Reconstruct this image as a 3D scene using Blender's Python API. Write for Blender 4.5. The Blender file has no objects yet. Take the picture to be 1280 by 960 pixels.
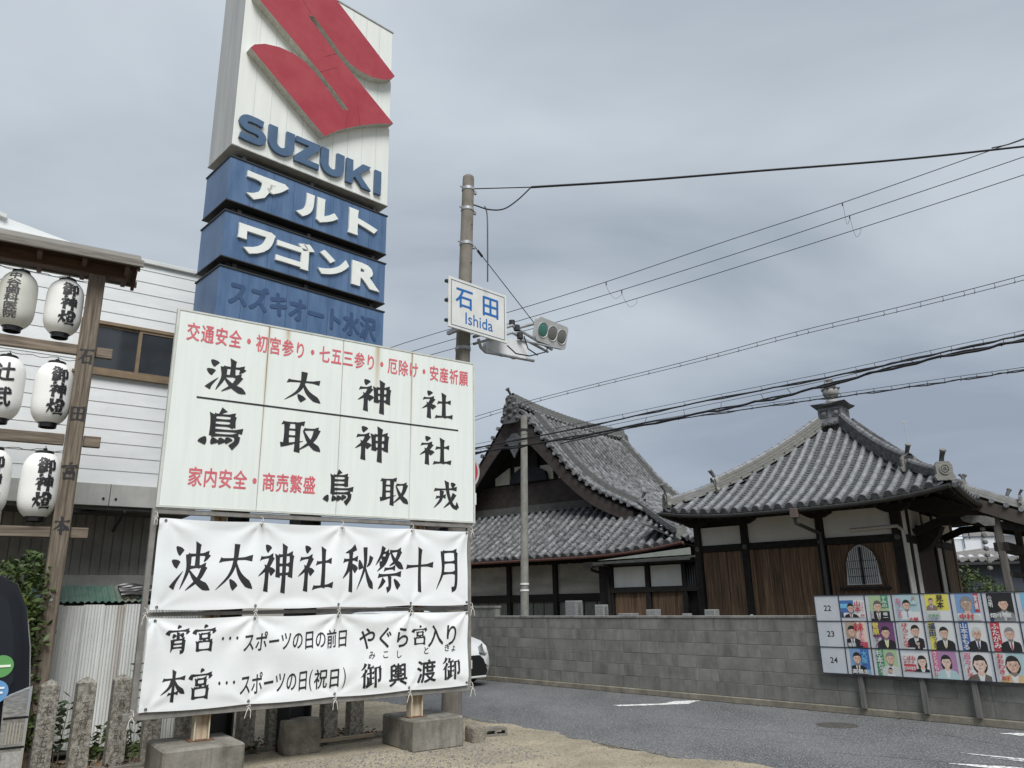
import bpy, bmesh, math, random
from mathutils import Vector, Matrix
from mathutils.geometry import tessellate_polygon
random.seed(7)
R = math.radians
sc = bpy.context.scene
col = sc.collection
# ------------------------------------------------------------------ camera
EYE = Vector((0, 0, 1.6)); PITCH = R(16.1); ROLL = R(-1.02)
f_ = Vector((0, math.cos(PITCH), math.sin(PITCH))); u_ = Vector((0, -math.sin(PITCH), math.cos(PITCH)))
x_ = Vector((1, 0, 0))
CX = math.cos(ROLL) * x_ + math.sin(ROLL) * u_; CU = -math.sin(ROLL) * x_ + math.cos(ROLL) * u_; CF = f_
cam = bpy.data.objects.new('camera', bpy.data.cameras.new('camera')); col.objects.link(cam)
m3 = Matrix((CX, CU, -CF)).transposed()
cam.matrix_world = Matrix.Translation(EYE) @ m3.to_4x4()
cam.data.sensor_width = 36; cam.data.lens = 36 * 950 / 1280; cam.data.clip_end = 3000
sc.camera = cam
# ------------------------------------------------------------------ sky and light (overcast)
SUN_EL, SUN_AZ = 52, 165     # azimuth clockwise from +Y
w = bpy.data.worlds.new('World'); sc.world = w; w.use_nodes = True
nt = w.node_tree; nt.nodes.clear(); N = nt.nodes.new; L = nt.links.new
out = N('ShaderNodeOutputWorld'); bg = N('ShaderNodeBackground')
sky = N('ShaderNodeTexSky'); sky.sky_type = 'NISHITA'; sky.sun_disc = False
sky.sun_elevation = R(SUN_EL); sky.sun_rotation = R(SUN_AZ)
tc = N('ShaderNodeTexCoord'); sep = N('ShaderNodeSeparateXYZ'); L(tc.outputs['Generated'], sep.inputs[0])
def wm(op, a, b=None, c=None):
    n = N('ShaderNodeMath'); n.operation = op
    for i, v in enumerate((a, b, c)):
        if v is None: continue
        if isinstance(v, (int, float)): n.inputs[i].default_value = v
        else: L(v, n.inputs[i])
    return n.outputs[0]
den = wm('ADD', wm('ABSOLUTE', sep.outputs[2]), 0.22)
comb = N('ShaderNodeCombineXYZ'); L(wm('DIVIDE', sep.outputs[0], den), comb.inputs[0]); L(wm('DIVIDE', sep.outputs[1], den), comb.inputs[1])
mp = N('ShaderNodeMapping'); L(comb.outputs[0], mp.inputs[0]); mp.inputs['Rotation'].default_value[2] = R(28); mp.inputs['Scale'].default_value = (1.0, 1.35, 1); mp.inputs['Location'].default_value = (3.3, 1.15, 0)
n1 = N('ShaderNodeTexNoise'); L(mp.outputs[0], n1.inputs['Vector']); n1.inputs['Scale'].default_value = 0.85; n1.inputs['Detail'].default_value = 5; n1.inputs['Roughness'].default_value = 0.5; n1.inputs['Distortion'].default_value = 0.35
rp = N('ShaderNodeValToRGB'); L(n1.outputs['Fac'], rp.inputs[0])
SKYK = 0.545
e = rp.color_ramp.elements; e[0].position = 0.33; e[0].color = (0.36, 0.415, 0.49, 1); e[1].position = 0.62; e[1].color = (0.625, 0.69, 0.755, 1)
hz = N('ShaderNodeMapRange'); L(sep.outputs[2], hz.inputs[0]); hz.inputs[1].default_value = 0.0; hz.inputs[2].default_value = 0.36; hz.inputs[3].default_value = 0.9; hz.inputs[4].default_value = 0.0
mx = N('ShaderNodeMix'); mx.data_type = 'RGBA'; L(hz.outputs[0], mx.inputs[0]); L(rp.outputs[0], mx.inputs[6]); mx.inputs[7].default_value = (0.27, 0.325, 0.42, 1)
sc1 = N('ShaderNodeVectorMath'); sc1.operation = 'SCALE'; L(mx.outputs[2], sc1.inputs[0]); sc1.inputs[3].default_value = SKYK / 0.1
mx2 = N('ShaderNodeMix'); mx2.data_type = 'RGBA'; mx2.inputs[0].default_value = 0.965; L(sky.outputs[0], mx2.inputs[6]); L(sc1.outputs[0], mx2.inputs[7])
L(mx2.outputs[2], bg.inputs[0]); bg.inputs[1].default_value = 0.1; L(bg.outputs[0], out.inputs[0])
sl = bpy.data.lights.new('sun', 'SUN'); sl.energy = 2.1; sl.angle = R(28); sl.color = (1, 0.985, 0.965)
so = bpy.data.objects.new('sun', sl); col.objects.link(so)
sd = Vector((math.sin(R(SUN_AZ)) * math.cos(R(SUN_EL)), math.cos(R(SUN_AZ)) * math.cos(R(SUN_EL)), math.sin(R(SUN_EL))))
so.rotation_euler = sd.to_track_quat('Z', 'Y').to_euler(); so.location = sd * 40
vs = sc.view_settings; vs.view_transform = 'Standard'; vs.look = 'None'; vs.exposure = 0.80; vs.gamma = 1; vs.use_curve_mapping = False
# ------------------------------------------------------------------ helpers
def at(px, py, Y):
    """point of the place seen in the photograph's pixel, Y metres ahead"""
    d = (px - 640) / 950 * CX - (py - 480) / 950 * CU + CF
    return EYE + d * (Y / d.y)
def azv(az): return Vector((math.sin(R(az)), math.cos(R(az)), 0))
def tag(o, label=None, cat=None, group=None, kind=None):
    if label: o['label'] = label
    if cat: o['category'] = cat
    if group: o['group'] = group
    if kind: o['kind'] = kind
    return o
def thing(name, label, cat, loc, az=90, group=None, parent=None):
    o = bpy.data.objects.new(name, None); col.objects.link(o); o.empty_display_size = 0.2
    o.location = loc; o.rotation_euler = (0, 0, R(90 - az)); tag(o, label, cat, group); return o
MC = {}
def M(name, c1, c2=None, rough=0.75, sc_=6.0, det=4, bump=0.0, bsc=40.0, bdist=0.01, metal=0.0, streak=0.0, ssc=(9, 9, 0.5), rnd=0.0, spec=0.4, stretch=(1, 1, 1), speck=0.0, specc=(0.02, 0.02, 0.02), spsc=120, stains=None, stain_c=(0.35, 0.2, 0.07), p0=.35, p1=.65, emis=None):
    if name in MC: return MC[name]
    m = bpy.data.materials.new(name); MC[name] = m; m.use_nodes = True
    t = m.node_tree; b = t.nodes['Principled BSDF']; n = t.nodes.new; l = t.links.new
    b.inputs['Roughness'].default_value = rough; b.inputs['Metallic'].default_value = metal; b.inputs['Specular IOR Level'].default_value = spec
    b.inputs['Base Color'].default_value = (*c1, 1)
    if emis: b.inputs['Emission Color'].default_value = (*c1, 1); b.inputs['Emission Strength'].default_value = emis
    c2 = c2 or c1
    need = c2 != c1 or bump or streak or rnd or speck or stains
    if not need: return m
    tc = n('ShaderNodeTexCoord'); oi = n('ShaderNodeObjectInfo')
    off = n('ShaderNodeVectorMath'); off.operation = 'MULTIPLY_ADD'; l(oi.outputs['Random'], off.inputs[0]); off.inputs[1].default_value = (37, 17, 53) if rnd else (0, 0, 0); l(tc.outputs['Object'], off.inputs[2])
    V = off.outputs[0]
    mpp = n('ShaderNodeMapping'); mpp.inputs['Scale'].default_value = stretch; l(V, mpp.inputs[0])
    no = n('ShaderNodeTexNoise'); no.inputs['Scale'].default_value = sc_; no.inputs['Detail'].default_value = det; no.inputs['Roughness'].default_value = 0.62; l(mpp.outputs[0], no.inputs['Vector'])
    ra = n('ShaderNodeMapRange'); l(no.outputs['Fac'], ra.inputs[0]); ra.inputs[1].default_value = p0; ra.inputs[2].default_value = p1
    mi = n('ShaderNodeMix'); mi.data_type = 'RGBA'; l(ra.outputs[0], mi.inputs[0]); mi.inputs[6].default_value = (*c1, 1); mi.inputs[7].default_value = (*c2, 1)
    C = mi.outputs[2]
    def mulc(C, fac, colr):
        q = n('ShaderNodeMix'); q.data_type = 'RGBA'; l(fac, q.inputs[0]); l(C, q.inputs[6]); q.inputs[7].default_value = (*colr, 1); return q.outputs[2]
    if streak:
        mp2 = n('ShaderNodeMapping'); mp2.inputs['Scale'].default_value = ssc; l(V, mp2.inputs[0])
        n2 = n('ShaderNodeTexNoise'); n2.inputs['Scale'].default_value = 1; n2.inputs['Detail'].default_value = 6; n2.inputs['Roughness'].default_value = 0.7; l(mp2.outputs[0], n2.inputs['Vector'])
        r2 = n('ShaderNodeMapRange'); l(n2.outputs['Fac'], r2.inputs[0]); r2.inputs[1].default_value = 0.48; r2.inputs[2].default_value = 0.8; r2.inputs[4].default_value = streak
        C = mulc(C, r2.outputs[0], tuple(0.3 * v for v in c1))
    if speck:
        n3 = n('ShaderNodeTexNoise'); n3.inputs['Scale'].default_value = spsc; n3.inputs['Detail'].default_value = 2; l(tc.outputs['Object'], n3.inputs['Vector'])
        r3 = n('ShaderNodeMapRange'); l(n3.outputs['Fac'], r3.inputs[0]); r3.inputs[1].default_value = 0.53; r3.inputs[2].default_value = 0.62; r3.inputs[4].default_value = speck
        C = mulc(C, r3.outputs[0], specc)
    if stains:
        sp = n('ShaderNodeSeparateXYZ'); l(tc.outputs['Object'], sp.inputs[0])
        n4 = n('ShaderNodeTexNoise'); n4.inputs['Scale'].default_value = 1; n4.inputs['Detail'].default_value = 3
        mp4 = n('ShaderNodeMapping'); mp4.inputs['Scale'].default_value = (30, 1, 1.2); l(tc.outputs['Object'], mp4.inputs[0]); l(mp4.outputs[0], n4.inputs['Vector'])
        def mth(op, a, b_=None):
            q = n('ShaderNodeMath'); q.operation = op
            for i, v in enumerate((a, b_)):
                if v is None: continue
                if isinstance(v, (int, float)): q.inputs[i].default_value = v
                else: l(v, q.inputs[i])
            return q.outputs[0]
        for (sx, sw, st, z0, z1) in stains:      # vertical run of rust: x, width, strength, from z0 (top) fading to z1
            g = mth('SUBTRACT', sp.outputs[0], sx); g = mth('DIVIDE', g, sw); g = mth('MULTIPLY', g, g); g = mth('EXPONENT', mth('MULTIPLY', g, -1.0))
            q = n('ShaderNodeMapRange'); l(sp.outputs[2], q.inputs[0]); q.inputs[1].default_value = z1; q.inputs[2].default_value = z0; q.inputs[3].default_value = 0; q.inputs[4].default_value = st
            fac = mth('MULTIPLY', mth('MULTIPLY', g, q.outputs[0]), mth('MULTIPLY', n4.outputs['Fac'], 1.7))
            cl = n('ShaderNodeClamp'); l(fac, cl.inputs[0]); C = mulc(C, cl.outputs[0], stain_c)
    if rnd:
        hs = n('ShaderNodeHueSaturation'); l(C, hs.inputs['Color'])
        mr = n('ShaderNodeMapRange'); l(oi.outputs['Random'], mr.inputs[0]); mr.inputs[3].default_value = 1 - rnd; mr.inputs[4].default_value = 1 + rnd; l(mr.outputs[0], hs.inputs['Value']); C = hs.outputs[0]
    l(C, b.inputs['Base Color'])
    if bump:
        nb = n('ShaderNodeTexNoise'); nb.inputs['Scale'].default_value = bsc; nb.inputs['Detail'].default_value = 5; l(mpp.outputs[0], nb.inputs['Vector'])
        bp = n('ShaderNodeBump'); bp.inputs['Strength'].default_value = bump; bp.inputs['Distance'].default_value = bdist; l(nb.outputs['Fac'], bp.inputs['Height']); l(bp.outputs[0], b.inputs['Normal'])
    return m
def flat(c, rough=0.6, spec=0.4): return M('flat_%.2f_%.2f_%.2f_%.1f' % (*c, rough), c, rough=rough, spec=spec)
class MB:
    def __init__(s): s.v = []; s.f = []; s.m = []; s.mi = 0; s.mats = []
    def mat(s, m):
        if m not in s.mats: s.mats.append(m)
        s.mi = s.mats.index(m); return s
    def add(s, vs_, fs):
        k = len(s.v); s.v += [tuple(p) for p in vs_]
        for f in fs: s.f.append(tuple(k + i for i in f)); s.m.append(s.mi)
        return s
    def box(s, x0, y0, z0, x1, y1, z1):
        return s.add([(x0, y0, z0), (x1, y0, z0), (x1, y1, z0), (x0, y1, z0), (x0, y0, z1), (x1, y0, z1), (x1, y1, z1), (x0, y1, z1)],
                     [(0, 3, 2, 1), (4, 5, 6, 7), (0, 1, 5, 4), (1, 2, 6, 5), (2, 3, 7, 6), (3, 0, 4, 7)])
    def hexa(s, p): return s.add(p, [(0, 3, 2, 1), (4, 5, 6, 7), (0, 1, 5, 4), (1, 2, 6, 5), (2, 3, 7, 6), (3, 0, 4, 7)])
    def loft(s, rings, closed=True, caps=True):
        n = len(rings[0]); vs_ = [p for r in rings for p in r]; fs = []
        for i in range(len(rings) - 1):
            for j in range(n if closed else n - 1):
                a = i * n + j; b = i * n + (j + 1) % n; fs.append((a, b, b + n, a + n))
        if caps and closed: fs.append(tuple(range(n))[::-1]); fs.append(tuple((len(rings) - 1) * n + j for j in range(n)))
        return s.add(vs_, fs)
    def tube(s, pts, r, n=8, caps=True):
        pts = [Vector(p) for p in pts]; rings = []
        for i, p in enumerate(pts):
            t = (pts[min(i + 1, len(pts) - 1)] - pts[max(i - 1, 0)]).normalized()
            a = t.cross(Vector((0, 0, 1)))
            if a.length < 1e-3: a = Vector((1, 0, 0))
            a.normalize(); b = t.cross(a); rr = r[i] if isinstance(r, (list, tuple)) else r
            rings.append([p + rr * (math.cos(2 * math.pi * k / n) * a + math.sin(2 * math.pi * k / n) * b) for k in range(n)])
        return s.loft(rings, True, caps)
    def sweep(s, pts, sec, up=Vector((0, 0, 1)), closed=True, caps=True):
        """sec: list of (side, up) offsets"""
        pts = [Vector(p) for p in pts]; rings = []
        for i, p in enumerate(pts):
            t = (pts[min(i + 1, len(pts) - 1)] - pts[max(i - 1, 0)]).normalized()
            a = t.cross(up).normalized(); b = a.cross(t)
            rings.append([p + a * q[0] + b * q[1] for q in sec])
        return s.loft(rings, closed, caps)
    def lathe(s, prof, c=(0, 0, 0), n=20, axis='z', caps=False):
        rings = []
        for (r, h) in prof:
            ring = []
            for k in range(n):
                a = 2 * math.pi * k / n; p = (r * math.cos(a), r * math.sin(a), h)
                if axis == 'y': p = (p[0], h, p[1])
                if axis == 'x': p = (h, p[0], p[1])
                ring.append((p[0] + c[0], p[1] + c[1], p[2] + c[2]))
            rings.append(ring)
        return s.loft(rings, True, caps)
    def disc(s, c, r, n=16, rz=None, y=None):   # facing -y in xz plane
        rz = rz or r
        return s.add([(c[0] + r * math.cos(2 * math.pi * k / n), c[1], c[2] + rz * math.sin(2 * math.pi * k / n)) for k in range(n)], [tuple(range(n))])
    def poly(s, pts2, y):                       # filled outline in the xz plane at y
        P = [Vector((a, 0, b)) for a, b in pts2]; tr = tessellate_polygon([P])
        return s.add([(a, y, b) for a, b in pts2], [tuple(t) for t in tr])
    def extr(s, pts2, y0, y1):                  # outline in xz extruded from y0 (front) to y1
        n = len(pts2); s.poly(pts2, y0); s.poly(pts2, y1)
        return s.add([(a, y0, b) for a, b in pts2] + [(a, y1, b) for a, b in pts2], [(i, (i + 1) % n, (i + 1) % n + n, i + n) for i in range(n)])
    def grid(s, fn, nu, nv):
        vs_ = [fn(i / nu, j / nv) for j in range(nv + 1) for i in range(nu + 1)]
        return s.add(vs_, [(j * (nu + 1) + i, j * (nu + 1) + i + 1, (j + 1) * (nu + 1) + i + 1, (j + 1) * (nu + 1) + i) for j in range(nv) for i in range(nu)])
    def build(s, name, mat=None, parent=None, bev=0.0, smooth=False, loc=None, solid=0, wn=True):
        me = bpy.data.meshes.new(name); me.from_pydata(s.v, [], s.f)
        mats = s.mats if s.mats else [mat]
        for m in mats: me.materials.append(m)
        if len(mats) > 1: me.polygons.foreach_set('material_index', s.m)
        if bev or wn:
            bm = bmesh.new(); bm.from_mesh(me)
            if wn: bmesh.ops.recalc_face_normals(bm, faces=bm.faces)
            if bev:
                ed = [e_ for e_ in bm.edges if len(e_.link_faces) == 2 and e_.calc_face_angle(0) > 0.6]
                bmesh.ops.bevel(bm, geom=ed, offset=bev, segments=1, affect='EDGES', clamp_overlap=True)
            bm.to_mesh(me); bm.free()
        if smooth:
            me.polygons.foreach_set('use_smooth', [True] * len(me.polygons))
            try: me.set_sharp_from_angle(angle=R(40))
            except Exception: pass
        o = bpy.data.objects.new(name, me); col.objects.link(o)
        if parent: o.parent = parent
        if loc: o.location = loc
        return o
def inst(o, parent=None, loc=None, rot=None, scale=None, name=None):
    c = o.copy(); col.objects.link(c)
    if parent: c.parent = parent
    if loc is not None: c.location = loc
    if rot is not None: c.rotation_euler = rot
    if scale is not None: c.scale = scale
    return c
def copy_tree(o, parent=None):
    c = o.copy(); col.objects.link(c)
    if parent: c.parent = parent
    for ch in list(o.children): copy_tree(ch, c)
    return c
# ------------------------------------------------------------------ lettering
GC = {}
def glyph(ch, bold=0.0, aniso=1.0, ext=False):
    k = (ch, bold, aniso)
    if k in GC: return GC[k]
    c = bpy.data.curves.new('g', 'FONT'); c.body = ch; c.size = 1; c.resolution_u = 3
    o = bpy.data.objects.new('g', c); col.objects.link(o)
    if aniso != 1.0:
        bpy.context.view_layer.objects.active = o
        for q in bpy.context.selected_objects: q.select_set(False)
        o.select_set(True); bpy.ops.object.convert(target='CURVE'); c = o.data
        c.dimensions = '2D'; c.fill_mode = 'BOTH'; c.transform(Matrix.Diagonal((1 / aniso, 1, 1, 1)))
    c.offset = bold
    bpy.context.view_layer.update()
    me = bpy.data.meshes.new_from_object(o.evaluated_get(bpy.context.evaluated_depsgraph_get()))
    vs_ = [(v.co.x * aniso, v.co.y) for v in me.vertices]; fs = [tuple(p.vertices) for p in me.polygons]
    bpy.data.objects.remove(o); bpy.data.meshes.remove(me)
    GC[k] = (vs_, fs); return GC[k]
STK = {   # brush-written characters, 100 x 100 box, y down: h v p n d r strokes
'氵': 'd 12 12 26 24|d 4 38 20 47|r 8 90 15 78 31 58',
'礻': 'd 20 4 31 15|h 7 31 38 27|p 38 27 26 48 3 67|v 25 46 25 95|d 30 49 42 61',
'波': '#氵|h 40 28 87 25|p 87 25 84 32 78 40|p 42 26 42 56 27 92|v 63 4 63 50|h 44 51 81 48|p 81 48 68 72 40 94|n 45 56 64 76 97 93',
'太': 'h 11 36 90 31|p 52 4 49 38 36 66 6 93|n 49 36 64 66 96 91|d 38 73 53 90',
'神': '#礻|v 52 24 54 67|h 53 26 89 22|v 89 22 87 67|h 54 44 85 43|h 54 63 87 61|v 70 3 70 98',
'社': '#礻|h 52 39 92 34|v 72 7 72 88|h 45 89 98 84',
'鳥': 'p 53 2 48 8 41 16|v 29 16 30 70|h 30 18 74 16|v 73 16 72 44|h 31 31 72 29|h 31 44 72 42|h 30 57 93 54|h 30 69 84 66|v 84 66 83 82 72 96|d 16 75 8 92|d 31 76 37 90|d 46 75 53 88|d 60 73 68 84',
'取': 'h 5 14 55 11|v 16 14 16 76|v 42 12 42 97|h 17 33 41 32|h 17 53 41 52|r 3 80 20 77 56 64|h 56 28 89 25|p 89 25 77 60 45 93|n 56 34 72 66 98 91',
'戎': 'h 8 34 90 27|v 54 4 60 46 76 82 94 90|r 94 90 93 78 92 70|p 84 44 68 70 42 92|d 70 8 83 19|h 14 58 48 54|p 36 36 31 66 6 93',
'秋': 'p 42 5 28 13 9 18|h 3 34 47 30|v 27 14 27 97|p 26 36 16 56 1 71|d 30 41 45 55|d 54 32 60 51|p 94 24 88 38 78 47|p 73 5 72 46 47 94|n 72 44 82 70 99 93',
'祭': 'p 30 3 22 22 3 43|h 24 17 46 14|p 46 14 34 38 8 56|d 24 25 33 32|d 17 35 26 43|h 52 13 86 10|p 86 10 72 32 50 44|n 52 10 68 32 98 50|h 33 51 68 48|h 12 65 88 61|v 51 64 51 88 42 95|p 32 72 22 84 11 93|d 66 72 83 90',
'十': 'h 4 45 96 40|v 51 4 51 98',
'月': 'p 28 9 28 56 6 95|h 28 11 78 9|v 77 9 77 84 64 95|h 29 35 76 33|h 28 59 76 57',
'本': 'h 9 31 91 27|v 50 3 50 98|p 48 30 34 56 4 77|n 52 30 66 54 97 76|h 31 75 69 72',
'宮': 'd 50 1 55 12|d 14 18 8 35|h 15 23 90 20|p 90 20 86 28 81 34|v 33 34 35 54|h 34 35 70 33|v 69 33 67 53|h 36 52 68 50|p 51 52 48 57 46 61|v 23 62 25 95|h 24 63 80 60|v 79 60 77 95|h 26 92 78 90',
'宵': 'd 50 1 55 12|d 14 18 8 35|h 15 23 90 20|p 90 20 86 28 81 34|v 50 26 50 48|d 30 32 37 44|d 72 29 62 42|p 30 52 30 76 26 97|h 30 54 74 51|v 73 51 73 90 64 96|h 30 68 73 66|h 30 81 73 79',
'御': 'p 23 3 15 18 1 29|p 26 26 18 42 1 56|v 17 43 17 97|p 41 5 37 15 30 25|h 34 21 59 18|v 46 20 46 84|h 29 43 61 40|h 46 62 61 60|v 34 56 34 86|r 25 94 40 89 63 79|h 68 22 93 19|v 92 20 91 66 82 72|v 70 22 70 97',
'石': 'h 7 14 93 10|p 47 14 35 48 4 82|v 34 48 36 94|h 34 49 83 46|v 82 46 80 94|h 36 89 80 87',
'田': 'v 13 15 16 92|h 14 16 88 13|v 87 13 84 92|v 50 16 50 86|h 15 51 85 48|h 16 87 84 84',
'燈': 'd 8 36 12 53|p 38 27 36 36 31 43|p 24 5 22 50 1 94|n 22 56 30 68 41 84|h 46 9 63 6|p 63 6 54 24 38 40|d 46 18 55 27|n 69 3 80 24 99 40|p 85 5 81 10 75 15|p 95 14 91 19 84 23|h 54 39 82 37|v 52 48 54 67|h 52 49 85 47|v 84 47 82 67|h 54 65 83 63|d 58 70 62 83|p 81 69 77 76 71 84|h 41 93 98 90',
}
def brush(ch, wt=1.0):
    k = ('B', ch, wt)
    if k in GC: return GC[k]
    V = []; F = []; Z = []; si = 0
    def strokes(s):
        for q in s.split('|'):
            if q[0] == '#': yield from strokes(STK[q[1:]])
            else:
                a = q.split(); yield a[0], [float(v) for v in a[1:]]
    for ty, a in strokes(STK[ch]):
        P = [Vector((a[i], -a[i + 1])) for i in range(0, len(a), 2)]
        n = 10; pts = []
        if len(P) == 2: pts = [P[0].lerp(P[1], i / n) for i in range(n + 1)]
        else:
            Q = [2 * P[0] - P[1]] + P + [2 * P[-1] - P[-2]]; m = len(P) - 1
            for i in range(n + 1):
                u = i / n * m; j = min(int(u), m - 1); u -= j
                p0, p1, p2, p3 = Q[j:j + 4]
                pts.append(0.5 * ((2 * p1) + (p2 - p0) * u + (2 * p0 - 5 * p1 + 4 * p2 - p3) * u * u + (3 * p1 - p0 - 3 * p2 + p3) * u ** 3))
        wf = {'h': lambda t: 5.6 - 2.2 * math.sin(math.pi * t) + 4.0 * max(0, t - .82) / .18 + 2.0 * max(0, .1 - t) / .1,
              'v': lambda t: 8.8 - 1.6 * math.sin(math.pi * t) + 1.6 * max(0, .12 - t) / .12,
              'p': lambda t: 9.4 * (1 - t) ** 0.75 + 0.7, 'n': lambda t: (2.5 + 8.5 * (t / .8) if t < .8 else 11 - 10 * ((t - .8) / .2) ** 1.4),
              'd': lambda t: 2.5 + 8.5 * math.sin(math.pi * min(t, .97) * .62), 'r': lambda t: 8.5 * (1 - t) ** 0.9 + 0.6}[ty]
        k0 = len(V); dz = si * 0.00035
        for i, p in enumerate(pts):
            t = (pts[min(i + 1, n)] - pts[max(i - 1, 0)]).normalized(); nn = Vector((-t.y, t.x)); h = wf(i / n) * wt * 0.5
            sk = t * (h * 0.5 if ty in 'hv' and i in (0, n) else 0)
            V += [p + nn * h + sk, p - nn * h - (sk if i == 0 else sk * -0.2)]; Z += [dz, dz]
        F += [(k0 + 2 * i, k0 + 2 * i + 1, k0 + 2 * i + 3, k0 + 2 * i + 2) for i in range(n)]
        si += 1
    GC[k] = ([(v.x / 100, v.y / 100 + 1, z) for v, z in zip(V, Z)], F); return GC[k]
def line(mb, s, x0, z0, x1, z1, y=-0.002, bold=0.0, aniso=1.0, vert=False, style='sans', wt=1.0, ext=0.0, shear=0.0, gap=0.0, wrap=None):
    """one cell per character, filling the box x0..x1, z0..z1"""
    n = len(s)
    for i, ch in enumerate(s):
        if ch == ' ': continue
        fb = 0
        if vert: a0, a1 = x0, x1; h = (z1 - z0) / n; b1 = z1 - i * h - gap * h / 2; b0 = b1 - h * (1 - gap)
        else: b0, b1 = z0, z1; wd = (x1 - x0) / n; a0 = x0 + i * wd + gap * wd / 2; a1 = a0 + wd * (1 - gap)
        if style == 'brush' and ch in STK: V, F = brush(ch, wt); V = [(a0 + v[0] * (a1 - a0), b0 + v[1] * (b1 - b0), v[2]) for v in V]
        else:
            fb = 0 if ext else bold * 1.0; V, F = glyph(ch, 0.0 if fb else bold, 1.0 if fb else aniso)
            if ch == '・': V = [((v[0] - 0.5) * 1.25 + 0.5, (v[1] - 0.38) * 1.25 + 0.38) for v in V]
            V = [(a0 + (v[0] - 0.02) * (a1 - a0) * 1.0, b0 + (v[1] + 0.1 + shear * (v[0] - .5)) / 0.97 * (b1 - b0), 0) for v in V]
        place(mb, V, F, y, ext, wrap)
        if fb:      # heavier strokes: the same outline again, a hair to each side
            sx_, sz_ = fb * (a1 - a0), fb * (b1 - b0)
            for k, (ox, oz) in enumerate(((-1, 0), (1, 0), (0, .8), (0, -.8))): place(mb, [(v[0] + ox * sx_, v[1] + oz * sz_, v[2] + .00022 * (k + 1)) for v in V], F, y, 0, wrap)
def fit(mb, ch, x0, z0, x1, z1, y=-0.002, bold=0.0, ext=0.0, aniso=1.0, wrap=None):
    """whole string scaled so its outline fills the box"""
    V, F = glyph(ch, bold, aniso); xs = [v[0] for v in V]; ys = [v[1] for v in V]
    V = [(x0 + (v[0] - min(xs)) / (max(xs) - min(xs)) * (x1 - x0), z0 + (v[1] - min(ys)) / (max(ys) - min(ys)) * (z1 - z0), 0) for v in V]
    place(mb, V, F, y, ext, wrap)
def place(mb, V, F, y, ext=0.0, wrap=None):
    if wrap:
        bm = bmesh.new(); vv = [bm.verts.new((v[0], 0, v[1])) for v in V]; dz = {}
        for a, v in zip(vv, V): dz[a] = v[2]
        for f in F:
            try: bm.faces.new([vv[i] for i in f])
            except ValueError: pass
        for _ in range(2):
            ed = [e_ for e_ in bm.edges if e_.calc_length() > 0.03]
            if ed: bmesh.ops.subdivide_edges(bm, edges=ed, cuts=1)
        bmesh.ops.triangulate(bm, faces=bm.faces)
        bm.verts.index_update(); zz = V[0][2] if V else 0
        mb.add([wrap(v.co.x, v.co.z, 0.0015 + dz.get(v, zz)) for v in bm.verts], [tuple(v.index for v in f.verts) for f in bm.faces]); bm.free(); return
    if ext:
        cnt = {}
        for f in F:
            for i in range(len(f)):
                k = (f[i], f[(i + 1) % len(f)]); cnt[frozenset(k)] = cnt.get(frozenset(k), []) + [k]
        n = len(V)
        mb.add([(v[0], y - ext, v[1]) for v in V] + [(v[0], y, v[1]) for v in V], list(F) + [(k[0][0], k[0][1], k[0][1] + n, k[0][0] + n) for k in cnt.values() if len(k) == 1])
    else: mb.add([(v[0], y - v[2], v[1]) for v in V], F)
# ------------------------------------------------------------------ materials
m_asph = M('asphalt', (.070, .072, .074), (.128, .130, .133), rough=.85, sc_=1.0, det=10, bump=.8, bsc=75, bdist=.012, speck=.85, specc=(.27, .27, .27), spsc=48, stretch=(1.0, .45, 1))
m_sand = M('sandy_lot', (.25, .215, .155), (.43, .37, .265), rough=.95, sc_=1.1, det=9, bump=.9, bsc=60, bdist=.02, speck=.6, specc=(.12, .11, .09), spsc=45)
m_earth = M('bare_earth', (.10, .085, .06), (.20, .17, .12), rough=.95, sc_=.4, det=9, bump=.6, bsc=20, bdist=.03)
m_paint = M('road_paint', (.55, .56, .55), (.75, .75, .73), rough=.8, sc_=14, det=8, p0=.3, p1=.45, speck=.75, specc=(.13, .13, .13), spsc=22)
m_board = M('sign_white', (.69, .73, .69), (.74, .775, .74), rough=.5, sc_=2, stretch=(6, 1, .5), streak=.06, ssc=(14, 1, .5), stains=[(-2.06, .014, .95, 4.77, 2.6), (-1.84, .03, .85, 4.8, 4.45), (-.68, .03, .95, 4.85, 3.9), (-.19, .014, .8, 4.77, 3.2), (-1.14, .01, .35, 4.77, 2.6)], stain_c=(.36, .22, .06))
m_gfr = M('grey_frame', (.19, .18, .165), (.27, .26, .24), rough=.55, sc_=8, streak=.2, metal=.2)
m_red = M('faded_red_lettering', (.56, .10, .13), (.62, .16, .18), rough=.6, sc_=12)
m_ink = M('black_lettering', (.018, .018, .02), (.03, .03, .032), rough=.5, sc_=12)
m_cloth = M('banner_cloth', (.74, .77, .77), (.80, .82, .82), rough=.42, sc_=1.5, bump=.35, bsc=3.2, bdist=.02, spec=.5)
m_blue = M('pylon_blue', (.062, .118, .225), (.105, .175, .30), rough=.4, sc_=2.5, stretch=(3, 1, .6), streak=.35, ssc=(9, 1, .8))
m_blued = M('pylon_blue_lettering', (.032, .068, .15), (.042, .082, .175), rough=.5, sc_=8)
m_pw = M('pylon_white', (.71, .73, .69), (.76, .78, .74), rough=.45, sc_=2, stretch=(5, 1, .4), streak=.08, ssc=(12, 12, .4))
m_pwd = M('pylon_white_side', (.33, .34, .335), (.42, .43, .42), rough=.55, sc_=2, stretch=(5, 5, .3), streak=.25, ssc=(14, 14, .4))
m_wl = M('white_lettering', (.78, .80, .76), (.72, .74, .70), rough=.4, sc_=6)
m_sred = M('emblem_red', (.33, .035, .05), (.37, .055, .07), rough=.4, sc_=4)
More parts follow.
